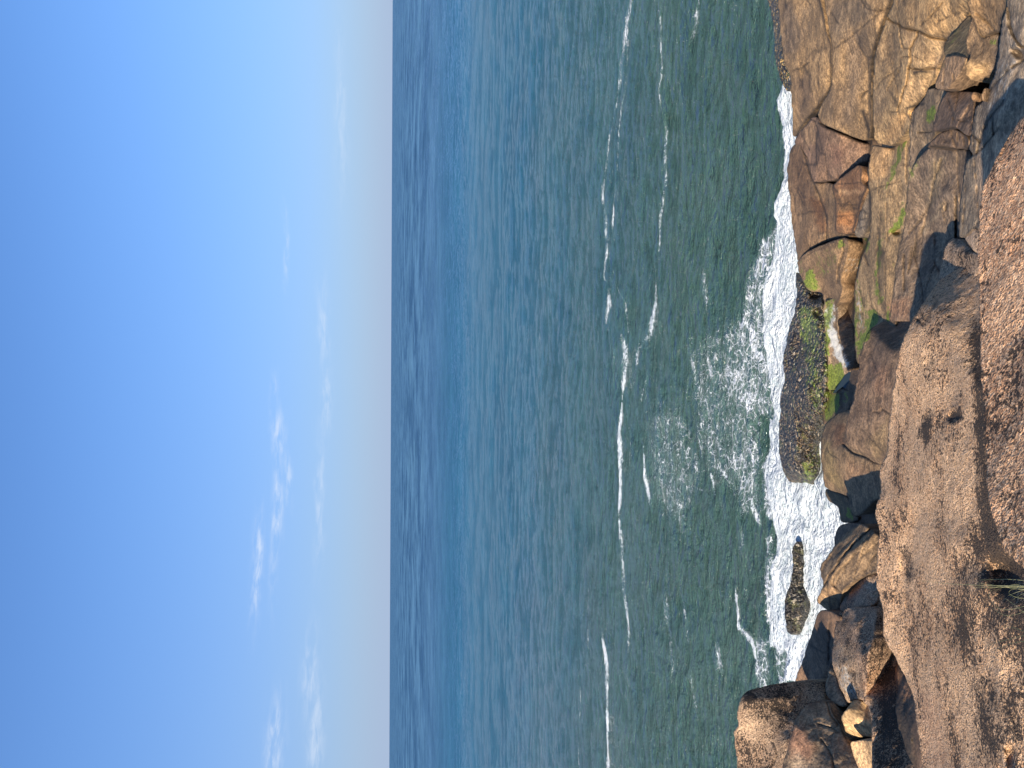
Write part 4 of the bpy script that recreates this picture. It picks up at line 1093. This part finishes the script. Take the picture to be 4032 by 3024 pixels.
rock('boulder', 'nearest granite rock, orange-pink with black lichen, overlapping the great pocked granite boulder', 'rock', M_GR,
     [(2230, 800), (2182, 832), (2122, 920), (2082, 1000), (2032, 1070), (1992, 1150), (1942, 1250), (1912, 1330), (1897, 1450), (1892, 1550), (1895, 1660), (1875, 1775), (1888, 1957), (1893, 2257), (1898, 2457), (1908, 2707),
      (1912, 2720), (1926, 2964), (1941, 3214), (1946, 3414), (1961, 3574), (2001, 3694), (2041, 3814), (2091, 3914), (2141, 3974), (2215, 4018), (2500, 4060), (2750, 3900), (2750, 800)],
     [(1895, 1600, 6.4), (1945, 3400, 6.9), (2212, 2600, 6.82)], rim=((44, 1.0), (110, .35)), base=(.54, .355, .23), rough=(.018, .2), lam=2e-4, cells=(1.1, .10), thick=.5,
     cracks=[([(2150, 870), (2100, 1000), (2050, 1100)], 12, .04)])

# ------------------------------------------------------------------ broken bedrock under and between the rocks
_anch = [(500, 0, -.2), (650, 0, .2), (900, 0, 1.0), (1250, 0, 1.7), (1600, 0, 2.7), (1900, 200, 3.6), (2200, 300, 5.0), (700, 900, .2), (1100, 900, 1.1), (1500, 700, 2.3), (1850, 600, 3.3),
         (700, 1500, .2), (1080, 1250, 1.0), (1100, 1700, .9), (1400, 1500, 2.1), (1700, 1500, 2.8), (1900, 1700, 3.6), (800, 2200, .2), (960, 2200, .1), (1200, 2100, 1.4), (1500, 2100, 2.2), (820, 2700, .1), (970, 2650, .3),
         (1200, 2700, 2.0), (1600, 2800, 3.4), (900, 3200, .3), (1150, 3200, 1.4), (1000, 3650, .3), (1150, 3700, 1.6), (1050, 4100, 2.2), (1500, 4000, 4.0), (880, 4400, 1.5), (1050, 4600, 3.0), (800, 4850, 2.4),
         (900, 5000, 2.9), (900, 5400, 3.4), (1150, 5200, 4.0), (1500, 5200, 5.0), (2200, 3000, 5.0), (2200, 4500, 5.6), (2000, 5200, 5.8)]
rock('rocky_shore', 'broken bedrock', 'rock', M_LE,
     [(540, -400), (600, 600), (640, 1000), (620, 1300), (680, 1700), (700, 1850), (860, 2050), (860, 2400), (880, 2700), (870, 2950), (880, 3100), (860, 3400), (920, 3500), (960, 3680), (1000, 3700), (900, 3950),
      (850, 4300), (800, 4500), (700, 4850), (700, 5100), (650, 5930), (2600, 5930), (2600, -400)],
     _anch, rim=((20, .6),), base=(.10, .075, .055), rough=(.08, .5), kind='structure', thick=1.5, lam=2e-3)


# ------------------------------------------------------------------ the sea
def d2k(x, y):
    return (x * 1.8228 - 2800) / .55696, (y * 1.8228) / .55696

def world_to_d(P):
    v = P - CAM
    zc = v @ F
    a = (v @ R) / zc
    b = (v @ U) / zc
    return (2016 - b * 2912) / 1.8228, (1512 - a * 2912) / 1.8228

SH = 0.0
FOAM = []
def st(pts, wd, s): FOAM.append(('l', pts, wd * .72, s * .72 + .21))
def pg(pts, bl, s): FOAM.append(('p', pts, bl, s))
st([(1367, -40), (1365, 0), (1352, 83), (1345, 150), (1339, 205)], 5, .80)
st([(1339, 205), (1330, 250), (1319, 298), (1306, 380)], 3.5, .72)
st([(1306, 380), (1304, 420), (1309, 450), (1313, 518)], 6, .85)
st([(1360, 60), (1358, 130), (1355, 198), (1340, 300), (1336, 331), (1331, 400)], 2.6, .62)
st([(1331, 400), (1327, 430), (1325, 500)], 5, .7)
st([(1313, 518), (1311, 600), (1318, 612)], 3, .7)
st([(1319, 625), (1321, 660), (1317, 698)], 7, 1.0)
st([(1331, 611), (1343, 630), (1352, 651), (1355, 700), (1356, 730)], 3, .62)
st([(1343, 720), (1351, 760), (1350, 800), (1345, 862)], 8, 1.05)
st([(1345, 862), (1341, 900), (1336, 933), (1340, 990), (1339, 1048), (1338, 1115)], 4.5, .85)
st([(1338, 1115), (1345, 1165), (1352, 1230), (1356, 1290), (1359, 1363), (1362, 1440)], 4, .66)
st([(1306, 1365), (1313, 1420), (1317, 1482), (1316, 1560), (1315, 1700)], 8, .80)
st([(1273, 1247), (1276, 1330), (1275, 1412)], 3.5, .48)
st([(1254, 1480), (1253, 1660)], 3.5, .45)
st([(1423, 0), (1430, 60), (1432, 130), (1428, 200), (1440, 280), (1436, 350), (1432, 439), (1424, 500), (1420, 558)], 5, .52)
st([(1418, 603), (1413, 664), (1400, 725), (1385, 750)], 5.5, .85)
st([(1381, 743), (1376, 796)], 5, .6)
st([(1395, 790), (1400, 810), (1385, 880)], 4, .6)
st([(1432, 836), (1436, 860), (1425, 900)], 10, .62)
st([(1389, 966), (1395, 1025), (1402, 1092)], 6, .75)
st([(1460, 1092), (1470, 1130), (1466, 1170)], 10, .68)
st([(1385, 900), (1384, 960)], 4, .5)
st([(1488, 1045), (1510, 1060), (1535, 1060)], 12, .6)
st([(1533, 1015), (1540, 1045), (1544, 1075)], 5, .8)
st([(1497, 930), (1515, 950), (1520, 1000)], 12, .55)
st([(1510, 0), (1500, 70), (1492, 100)], 6, .45)
st([(1525, 560), (1530, 620), (1533, 680)], 10, .5)
st([(1500, 690), (1495, 760), (1515, 840), (1520, 900)], 12, .56)
st([(1590, 690), (1585, 760), (1605, 800)], 8, .6)
st([(1520, 730), (1530, 780), (1545, 830), (1570, 850)], 16, .55)
st([(1440, 1270), (1450, 1420), (1460, 1500)], 8, .34)
st([(1480, 1290), (1490, 1440), (1520, 1640)], 8, .38)
st([(1597, 1262), (1598, 1310), (1606, 1346), (1628, 1385), (1640, 1420), (1642, 1475)], 6, .74)
st([(1545, 1380), (1555, 1440), (1575, 1480)], 8, .4)
st([(1600, 1215), (1608, 1180), (1605, 1120)], 8, .5)
st([(1640, 995), (1620, 1040), (1600, 1060), (1560, 1010), (1540, 990)], 14, .60)
st([(1620, 1050), (1640, 1100), (1655, 1150)], 12, .60)
pg([(1560, 700), (1640, 640), (1660, 1100), (1600, 1120), (1560, 980), (1580, 860)], 50, .58)
pg([(1500, 720), (1570, 700), (1600, 820), (1640, 900), (1600, 1100), (1500, 1000), (1480, 850)], 60, .52)
pg([(1390, 880), (1480, 860), (1540, 1000), (1480, 1180), (1400, 1080)], 60, .50)
pg([(1640, 510), (1690, 480), (1690, 900), (1640, 900), (1600, 860), (1590, 750), (1615, 620)], 30, .66)
pg([(1565, 750), (1600, 760), (1650, 860), (1650, 930), (1600, 900), (1560, 840)], 24, .62)
pg([(1640, 1000), (1700, 1000), (1700, 1130), (1660, 1110)], 16, .75)
pg([(1630, 1380), (1700, 1370), (1700, 1500), (1640, 1490)], 18, .66)
pg([(1655, 1150), (1700, 1150), (1700, 1370), (1660, 1350)], 16, .72)
# white water against the rocks
pg([(1694, 172), (1682, 210), (1690, 300), (1688, 400), (1680, 480), (1670, 560), (1660, 620), (1655, 660), (1656, 700), (1664, 760), (1672, 850), (1672, 930), (1800, 930), (1800, 190)], 9, 1.5)
pg([(1652, 1010), (1655, 1040), (1680, 1110), (1684, 1200), (1672, 1300), (1668, 1400), (1676, 1400), (1690, 1470), (1850, 1480), (1850, 1000), (1690, 930), (1672, 960)], 10, 1.45)
pg([(1664, 900), (1665, 1010), (1700, 1010), (1700, 900)], 10, 1.3)
pg([(1745, 880), (1800, 880), (1800, 1060), (1745, 1060)], 8, 1.6)
HOLE = [([(1666, 1400), (1690, 1385), (1712, 1420), (1705, 1470), (1672, 1475)], 16, .55), ([(1685, 500), (1710, 560), (1700, 640), (1680, 600)], 20, .25),
        ([(1676, 1120), (1690, 1160), (1686, 1210), (1668, 1200)], 14, .5)]

nr, nc = 620, 760
ang = np.concatenate([np.linspace(math.radians(44), math.radians(.55), nr - 60), np.geomspace(math.radians(.52), math.radians(.008), 60)])
Yr = H / np.tan(ang)
tx = np.linspace(-1.0, 1.0, nc)
tx = np.sign(tx) * (np.abs(tx) * .55 + np.abs(tx) ** 3 * .55)
YY, TX = np.meshgrid(Yr, tx, indexing='ij')
XX = TX * (YY + 2.0)
WP = np.stack([XX, YY, np.zeros_like(XX)], -1)
dr = np.gradient(Yr)[:, None] * np.ones(nc)
flat = WP.reshape(-1, 3)
def wave(P, lx, ly, seed, sharp=False):
    q = np.column_stack([P[:, 0] / lx, P[:, 1] / ly, np.full(len(P), seed)])
    n_ = pnoise(q)
    return (0.5 - np.abs(n_)) if sharp else n_
z = np.zeros(len(flat))
dd = np.abs(dr).ravel()
for (lx, ly, amp, seed, sharp) in ((9, 9, .10, 1.3, False), (5.5, 4.2, .12, 2.7, False), (3.6, 2.0, .10, 5.1, True), (2.0, 1.05, .07, 7.7, True), (1.1, .55, .04, 9.9, True), (.55, .3, .016, 3.3, False)):
    a = np.clip(ly / (dd * 2.5) - .6, 0, 1)
    z += amp * a * wave(flat + z[:, None] * .3, lx, ly, seed, sharp)
# foam density
Dx, Dy = world_to_d(flat)
dens = np.zeros(len(flat))
reg = (Dx > 1150) & (Dx < 1900) & (Dy > -250) & (Dy < 1900)
ix = np.nonzero(reg)[0]
dx_, dy_ = Dx[ix], Dy[ix]
wj = pnoise(np.column_stack([flat[ix, 0] * .8, flat[ix, 1] * .8, dx_ * 0 + 1]))
wk = pnoise(np.column_stack([flat[ix, 0] * .8, flat[ix, 1] * .8, dx_ * 0 + 8]))
near = np.clip((dx_ - 1250) / 400, .25, 1)
dx_ = dx_ + wj * 9 * near
dy_ = dy_ + wk * 16 * near
v = np.zeros(len(ix))
brk = np.clip(1.0 + .62 * fbm(np.column_stack([flat[ix, 0] * .45, flat[ix, 1] * .9, wj * 0 + 4]), 4, .6), .3, 1.25)
wid = np.clip(1 + 1.2 * pnoise(np.column_stack([flat[ix, 0] * .3, flat[ix, 1] * .3, wj * 0 + 6])), .45, 2)
for f in FOAM:
    if f[0] == 'l':
        d = segdist(f[1], dx_, dy_)
        pe = np.array(f[1], float)
        de = np.minimum(np.hypot(dx_ - pe[0, 0], dy_ - pe[0, 1]), np.hypot(dx_ - pe[-1, 0], dy_ - pe[-1, 1]))
        tap = np.clip(de / (f[2] * 5), .25, 1)
        d = d / tap ** .5
        v = np.maximum(v, f[3] * brk * (.6 + .4 * tap) * np.exp(-(d / (f[2] * wid)) ** 2 * .8))
    else:
        p_ = np.array(f[1], float)
        ins = inside(p_, dx_, dy_)
        d = segdist(list(map(tuple, p_)) + [tuple(p_[0])], dx_, dy_)
        sdv = np.where(ins, d, -d)
        v = np.maximum(v, f[3] * np.clip(.5 + sdv / f[2], 0, 1))
for p_, bl, s_ in HOLE:
    p_ = np.array(p_, float)
    ins = inside(p_, dx_, dy_)
    d = segdist(list(map(tuple, p_)) + [tuple(p_[0])], dx_, dy_)
    v = v - v * s_ * np.clip(.5 + np.where(ins, d, -d) / bl, 0, 1)
dens[ix] = v
# white water heaps up where it meets the rocks
heap = np.clip(dens - .8, 0, .7)
q = flat[:, :]
z += heap * (.10 + .20 * np.clip(fbm(np.column_stack([q[:, 0] * 1.1, q[:, 1] * 1.1, q[:, 0] * 0 + 2]), 4, .55), -.3, 1)) * (q[:, 1] < 25)
WP = flat.copy()
WP[:, 2] = z
me = bpy.data.meshes.new('sea')
ii, jj = np.meshgrid(np.arange(nr - 1), np.arange(nc - 1), indexing='ij')
a0 = (ii * nc + jj).ravel()
Q = np.stack([a0, a0 + 1, a0 + nc + 1, a0 + nc], 1)
me.vertices.add(len(WP))
me.vertices.foreach_set('co', WP.astype(np.float32).ravel())
me.loops.add(Q.size)
me.loops.foreach_set('vertex_index', Q.astype(np.int32).ravel())
me.polygons.add(len(Q))
me.polygons.foreach_set('loop_start', (np.arange(len(Q)) * 4).astype(np.int32))
me.polygons.foreach_set('use_smooth', np.ones(len(Q), bool))
me.update(calc_edges=True)
at = me.attributes.new('foam', 'FLOAT', 'POINT')
at.data.foreach_set('value', dens.astype(np.float32))

mt = bpy.data.materials.new('sea_water')
mt.use_nodes = True
t = NT(mt.node_tree)
out = t.n('ShaderNodeOutputMaterial')
bs = t.n('ShaderNodeBsdfPrincipled')
pos = t.n('ShaderNodeNewGeometry').outputs['Position']
sp = t.n('ShaderNodeSeparateXYZ')
t.L(pos, sp.inputs[0])
Yw = sp.outputs[1]
# silt-green inshore, blue offshore
patch = t.noise(t.mapping(pos, (.03, .10, 1)), 1, 4, .6)
yw = t.math('ADD', Yw, t.math('MULTIPLY', t.math('SUBTRACT', patch, .5), 30))
c = t.mix(t.ramp(yw, 17, 55), (.034, .072, .053), (.010, .066, .108))
c = t.mix(t.ramp(yw, 50, 170), c, (.036, .088, .160))
c = t.mix(1, c, t.mix(t.noise(t.mapping(pos, (.09, .14, 1)), 1, 5, .8), (.35, .42, .5), (1.7, 1.6, 1.5)), 'MULTIPLY')  # streaks: light and dark wave reflections painted into the base colour
refl_streak = t.noise(t.mapping(pos, (.035, .022, 1), loc=(2, 7, 0)), 1, 6, .75)
c = t.mix(t.ramp(Yw, 70, 260), c, t.mix(1, c, t.mix(t.ramp(refl_streak, .35, .65), (.50, .58, .68), (1.42, 1.34, 1.26)), 'MULTIPLY'))  # broader far streaks, also reflections painted as water colour
fo = t.n('ShaderNodeAttribute', attribute_name='foam').outputs['Fac']
wrp = t.n('ShaderNodeTexNoise')
wrp.inputs['Scale'].default_value = 1.6
wrp.inputs['Detail'].default_value = 4
t.L(pos, wrp.inputs['Vector'])
sc = t.n('ShaderNodeVectorMath', operation='SCALE')
t.L(wrp.outputs['Color'], sc.inputs[0])
sc.inputs['Scale'].default_value = .9
ad = t.n('ShaderNodeVectorMath', operation='ADD')
t.L(pos, ad.inputs[0])
t.L(sc.outputs[0], ad.inputs[1])
wpos = ad.outputs[0]
lace = t.vor(t.mapping(wpos, (1, 1, .2)), 4.6, 'DISTANCE_TO_EDGE').outputs['Distance']
lace2 = t.vor(t.mapping(wpos, (1, 1, .2)), 13.0, 'DISTANCE_TO_EDGE').outputs['Distance']
n1 = t.noise(t.mapping(wpos, (1, 1.2, 1)), 2.2, 7, .72)
n2 = t.noise(t.mapping(pos, (1, 1, 1)), 14, 6, .75)
pat = t.math('ADD', t.math('MULTIPLY', t.ramp(lace, 0, .13, 1, 0, False), .24), t.math('MULTIPLY', t.ramp(lace2, 0, .22, 1, 0, False), .20))
pat = t.math('ADD', pat, t.math('MULTIPLY', n1, 1.25))
pat = t.math('ADD', pat, t.math('MULTIPLY', n2, .35))          # about .35 .. 1.3
ff = t.math('ADD', pat, fo)
fm = t.math('MULTIPLY', t.ramp(ff, 1.54, 1.72), t.ramp(fo, .12, .35))
thin = t.math('MULTIPLY', t.ramp(ff, 1.15, 1.8, 0, .45), t.ramp(fo, .15, .7))
c = t.mix(t.math('MAXIMUM', thin, 0.0), c, (.30, .42, .38))
fcol = t.mix(t.ramp(t.math('ADD', n2, t.math('MULTIPLY', n1, .6)), .55, 1.0), (.42, .50, .51), (.92, .93, .92))
c = t.mix(fm, c, fcol)
t.L(c, bs.inputs['Base Color'])
t.L(t.ramp(fm, 0, 1, .08, .9), bs.inputs['Roughness'])
bs.inputs['IOR'].default_value = 1.33
t.L(t.math('SUBTRACT', t.ramp(fm, 0, 1, .5, .1), t.ramp(Yw, 30, 160, 0, .42), clamp=True), bs.inputs['Specular IOR Level'])
# ripples
h1 = t.noise(t.mapping(pos, (.85, 1.8, 1), rot=(0, 0, .12)), 1.0, 5, .66, .3)
h1 = t.math('SUBTRACT', 1.0, t.math('ABSOLUTE', t.math('MULTIPLY', t.math('SUBTRACT', h1, .5), 3.2)))
hx = t.noise(t.mapping(pos, (1.5, 2.6, 1), rot=(0, 0, -.35), loc=(4, 8, 0)), 1.0, 4, .6, .2)
h2 = t.noise(t.mapping(pos, (.30, .62, 1), rot=(0, 0, .08), loc=(7, 3, 0)), 1.0, 6, .68, .2)
h2 = t.math('SUBTRACT', 1.0, t.math('ABSOLUTE', t.math('MULTIPLY', t.math('SUBTRACT', h2, .5), 2.6)))
fade1 = t.ramp(Yw, 25, 160, 1, 0)
fade2 = t.ramp(Yw, 30, 90, .15, 1)
ht = t.math('MULTIPLY', h1, t.math('MULTIPLY', fade1, .27))
ht = t.math('ADD', ht, t.math('MULTIPLY', hx, t.math('MULTIPLY', fade1, .42)))
ht = t.math('ADD', ht, t.math('MULTIPLY', h2, t.math('MULTIPLY', fade2, 1.3)))
ht = t.math('ADD', ht, t.math('MULTIPLY', t.math('MULTIPLY', t.math('ADD', n2, n1), fm), .10))
bp = t.n('ShaderNodeBump')
bp.inputs['Distance'].default_value = 1.0
bp.inputs['Strength'].default_value = 1.0
t.L(ht, bp.inputs['Height'])
# distant chop: facets too small to resolve lean every way, mostly along the wind
def chop(sx, sy, sd):
    nd = t.n('ShaderNodeTexNoise')
    nd.inputs['Scale'].default_value = 1.0
    nd.inputs['Detail'].default_value = 4
    nd.inputs['Roughness'].default_value = .7
    t.L(t.mapping(pos, (sx, sy, 1), loc=(sd, sd, 0)), nd.inputs['Vector'])
    s1 = t.n('ShaderNodeVectorMath', operation='SUBTRACT')
    t.L(nd.outputs['Color'], s1.inputs[0])
    s1.inputs[1].default_value = (.5, .5, .5)
    return s1.outputs[0]
def vmul(v, f):
    m_ = t.n('ShaderNodeVectorMath', operation='SCALE')
    t.L(v, m_.inputs[0])
    t.val(m_.inputs['Scale'], f)
    return m_.outputs[0]
def vadd(a, b):
    m_ = t.n('ShaderNodeVectorMath', operation='ADD')
    t.L(a, m_.inputs[0])
    t.L(b, m_.inputs[1])
    return m_.outputs[0]
def shore(v):
    m_ = t.n('ShaderNodeVectorMath', operation='ABSOLUTE')
    t.L(v, m_.inputs[0])
    return m_.outputs[0]
cv0 = vmul(shore(chop(.05, .035, 4)), t.ramp(Yw, 60, 320, 0, 3.2))
cv = vadd(vmul(shore(chop(1.2, 2.4, 2)), t.ramp(Yw, 18, 140, .35, 3.8)), vmul(shore(chop(.22, .42, 9)), t.ramp(Yw, 40, 160, 0, 3.4)))
cv = vadd(cv, cv0)
flt = t.n('ShaderNodeVectorMath', operation='MULTIPLY')
t.L(cv, flt.inputs[0])
flt.inputs[1].default_value = (.3, -1.0, 0)
nn = t.n('ShaderNodeVectorMath', operation='NORMALIZE')
calm = t.ramp(Yw, 28, 120, 0, 1)
up = t.n('ShaderNodeCombineXYZ')
t.val(up.inputs[2], calm)
t.L(vadd(vadd(vmul(bp.outputs[0], t.math('SUBTRACT', 1.0, calm)), up.outputs[0]), flt.outputs[0]), nn.inputs[0])
t.L(nn.outputs[0], bs.inputs['Normal'])
t.L(bs.outputs[0], out.inputs[0])
me.materials.append(mt)
sea = bpy.data.objects.new('sea', me)
sea['kind'] = 'structure'
col.objects.link(sea)

# seabed, so that the water is not an empty sheet
me = bpy.data.meshes.new('seabed')
me.from_pydata([(-90000, 5, -6), (90000, 5, -6), (90000, 120000, -6), (-90000, 120000, -6)], [], [(0, 1, 2, 3)])
sb_m = bpy.data.materials.new('sand')
sb_m.use_nodes = True
tt_ = sb_m.node_tree
nz_ = tt_.nodes.new('ShaderNodeTexNoise')
cr_ = tt_.nodes.new('ShaderNodeValToRGB')
cr_.color_ramp.elements[0].color = (.12, .10, .07, 1)
cr_.color_ramp.elements[1].color = (.22, .18, .12, 1)
tt_.links.new(nz_.outputs[0], cr_.inputs[0])
tt_.links.new(cr_.outputs[0], tt_.nodes['Principled BSDF'].inputs['Base Color'])
me.materials.append(sb_m)
sb = bpy.data.objects.new('seabed', me)
sb['kind'] = 'structure'
col.objects.link(sb)

# the little tide pool among the mossy rocks
pp = [(912, 2705), (940, 2660), (985, 2620), (1040, 2570), (1050, 2640), (1040, 2740), (1010, 2752), (960, 2755), (930, 2735), (880, 2765), (860, 2780)]
zp = .95
vs = []
for x, y in pp:
    r_ = rays(np.array(float(x)), np.array(float(y)))
    vs.append(CAM + r_ * (H - zp) / -r_[2])
vs = np.array(vs)
c0 = np.array([vs[:, 0].mean(), vs[:, 1].mean(), zp - .25])
nvp = len(vs)
me = bpy.data.meshes.new('tide_pool')
me.from_pydata([tuple(v_ - c0) for v_ in vs] + [tuple((v_ - c0) * (.9, .9, 1) + (0, 0, -.2)) for v_ in vs], [],
               [tuple(range(nvp))] + [((i + 1) % nvp, i, nvp + i, nvp + (i + 1) % nvp) for i in range(nvp)])
pm = bpy.data.materials.new('pool_water')
pm.use_nodes = True
b_ = pm.node_tree.nodes['Principled BSDF']
b_.inputs['Base Color'].default_value = (.02, .03, .035, 1)
b_.inputs['Roughness'].default_value = .04
b_.inputs['IOR'].default_value = 1.33
nz_ = pm.node_tree.nodes.new('ShaderNodeTexNoise')
nz_.inputs['Scale'].default_value = 12
bb_ = pm.node_tree.nodes.new('ShaderNodeBump')
bb_.inputs['Distance'].default_value = .004
pm.node_tree.links.new(nz_.outputs[0], bb_.inputs['Height'])
pm.node_tree.links.new(bb_.outputs[0], b_.inputs['Normal'])
me.materials.append(pm)
tp = bpy.data.objects.new('tide_pool', me)
tp.location = c0
tp['kind'] = 'structure'
col.objects.link(tp)

# ------------------------------------------------------------------ grass at the foot of the great granite
def grass_mat(name, c1, c2):
    g = bpy.data.materials.new(name)
    g.use_nodes = True
    nt = g.node_tree
    b = nt.nodes['Principled BSDF']
    nz = nt.nodes.new('ShaderNodeTexNoise')
    nz.inputs['Scale'].default_value = 14
    cr = nt.nodes.new('ShaderNodeValToRGB')
    cr.color_ramp.elements[0].color = (*c1, 1)
    cr.color_ramp.elements[1].color = (*c2, 1)
    cr.color_ramp.elements[0].position = .35
    cr.color_ramp.elements[1].position = .65
    nt.links.new(nz.outputs[0], cr.inputs[0])
    nt.links.new(cr.outputs[0], b.inputs['Base Color'])
    b.inputs['Roughness'].default_value = .6
    return g

def kpt(x, y, rng_):
    r_ = rays(np.array(float(x)), np.array(float(y)))
    return CAM + r_ / np.linalg.norm(r_) * rng_

def tuft(name, label, blades, mat):
    V, Fc = [], []
    for pts, wd in blades:
        P = np.array([kpt(*p) for p in pts])
        # smooth curve
        n_ = 14
        tt = np.linspace(0, len(P) - 1, n_)
        Q = []
        for s_ in tt:
            i = min(int(s_), len(P) - 2)
            f = s_ - i
            p0, p1, p2, p3 = P[max(i - 1, 0)], P[i], P[i + 1], P[min(i + 2, len(P) - 1)]
            Q.append(.5 * ((2 * p1) + (-p0 + p2) * f + (2 * p0 - 5 * p1 + 4 * p2 - p3) * f * f + (-p0 + 3 * p1 - 3 * p2 + p3) * f ** 3))
        Q = np.array(Q)
        T_ = np.gradient(Q, axis=0)
        T_ /= np.linalg.norm(T_, axis=1)[:, None]
        sd_ = np.cross(T_, np.array([.2, 1, .3]))
        sd_ /= np.linalg.norm(sd_, axis=1)[:, None]
        up = np.cross(sd_, T_)
        b0 = len(V)
        for i in range(n_):
            ww = wd * (1 - (i / (n_ - 1)) ** 1.6) + .0003
            V += [Q[i] - sd_[i] * ww, Q[i] + up[i] * ww * .5, Q[i] + sd_[i] * ww, Q[i] - up[i] * ww * .3]
        for i in range(n_ - 1):
            for k in range(4):
                a = b0 + i * 4 + k
                b = b0 + i * 4 + (k + 1) % 4
                Fc.append((a, b, b + 4, a + 4))
    V = np.array(V)
    o = V[0]
    me = bpy.data.meshes.new(name)
    me.from_pydata([tuple(v_ - o) for v_ in V], [], Fc)
    me.materials.append(mat)
    for p in me.polygons:
        p.use_smooth = True
    ob = bpy.data.objects.new(name, me)
    ob.location = o
    ob['label'] = label
    ob['category'] = 'grass'
    ob['group'] = 'grass growing on the great granite'
    col.objects.link(ob)

G1m = grass_mat('dry_green_grass', (.16, .17, .06), (.42, .36, .16))
G2m = grass_mat('dark_grass', (.06, .09, .03), (.14, .17, .06))
tuft('grass_tuft', 'thin tuft of long green and straw-coloured blades rising from the foot of the great granite', [
    ([(2360, 4150, 2.05), (2200, 4142, 2.1), (1950, 4138, 2.3), (1700, 4128, 2.55), (1480, 4105, 2.8)], 0.00072),
    ([(2360, 4150, 2.05), (2200, 4150, 2.1), (2020, 4150, 2.25), (1850, 4152, 2.4)], 0.00126),
    ([(2360, 4155, 2.05), (2210, 4146, 2.1), (2100, 4144, 2.2), (1960, 4160, 2.35)], 0.00099),
    ([(2360, 4160, 2.05), (2200, 4165, 2.1), (2080, 4150, 2.2), (1880, 4118, 2.4)], 0.00081),
    ([(2380, 4150, 2.0), (2250, 4160, 2.05), (2180, 4180, 2.1), (2100, 4210, 2.2)], 0.00117),
    ([(2380, 4160, 2.0), (2260, 4180, 2.05), (2200, 4200, 2.1), (2130, 4240, 2.18)], 0.00063),
    ([(2360, 4140, 2.05), (2250, 4110, 2.1), (2100, 4095, 2.2), (1900, 4100, 2.4)], 0.00063),
    ([(2360, 4140, 2.05), (2240, 4160, 2.1), (2150, 4130, 2.2), (2000, 4175, 2.3)], 0.00068)], G1m)
tuft('grass_tuft', 'fine curled dry grass stems looping over dark crusted granite near the thin tuft', [
    ([(2380, 4230, 2.05), (2200, 4290, 2.2), (2060, 4310, 2.35), (1990, 4260, 2.45), (1960, 4200, 2.5), (1990, 4170, 2.45)], 0.00040),
    ([(2380, 4250, 2.05), (2200, 4330, 2.15), (2080, 4350, 2.3), (1990, 4300, 2.4)], 0.00040),
    ([(2380, 4210, 2.05), (2200, 4230, 2.15), (2110, 4200, 2.2), (2120, 4170, 2.2), (2180, 4160, 2.15)], 0.00045),
    ([(2380, 4300, 2.05), (2230, 4330, 2.15), (2150, 4280, 2.2), (2080, 4230, 2.3)], 0.00040)], G1m)
tuft('grass_tuft', 'sparse dark green blades on the crusted granite between the curled stems and the left corner', [
    ([(2380, 4480, 2.05), (2230, 4490, 2.15), (2100, 4520, 2.3), (1950, 4560, 2.5)], 0.00059),
    ([(2380, 4500, 2.05), (2230, 4530, 2.15), (2120, 4550, 2.3), (2000, 4600, 2.45)], 0.00054),
    ([(2380, 4470, 2.05), (2240, 4470, 2.15), (2150, 4440, 2.3), (2060, 4430, 2.4)], 0.00049)], G2m)
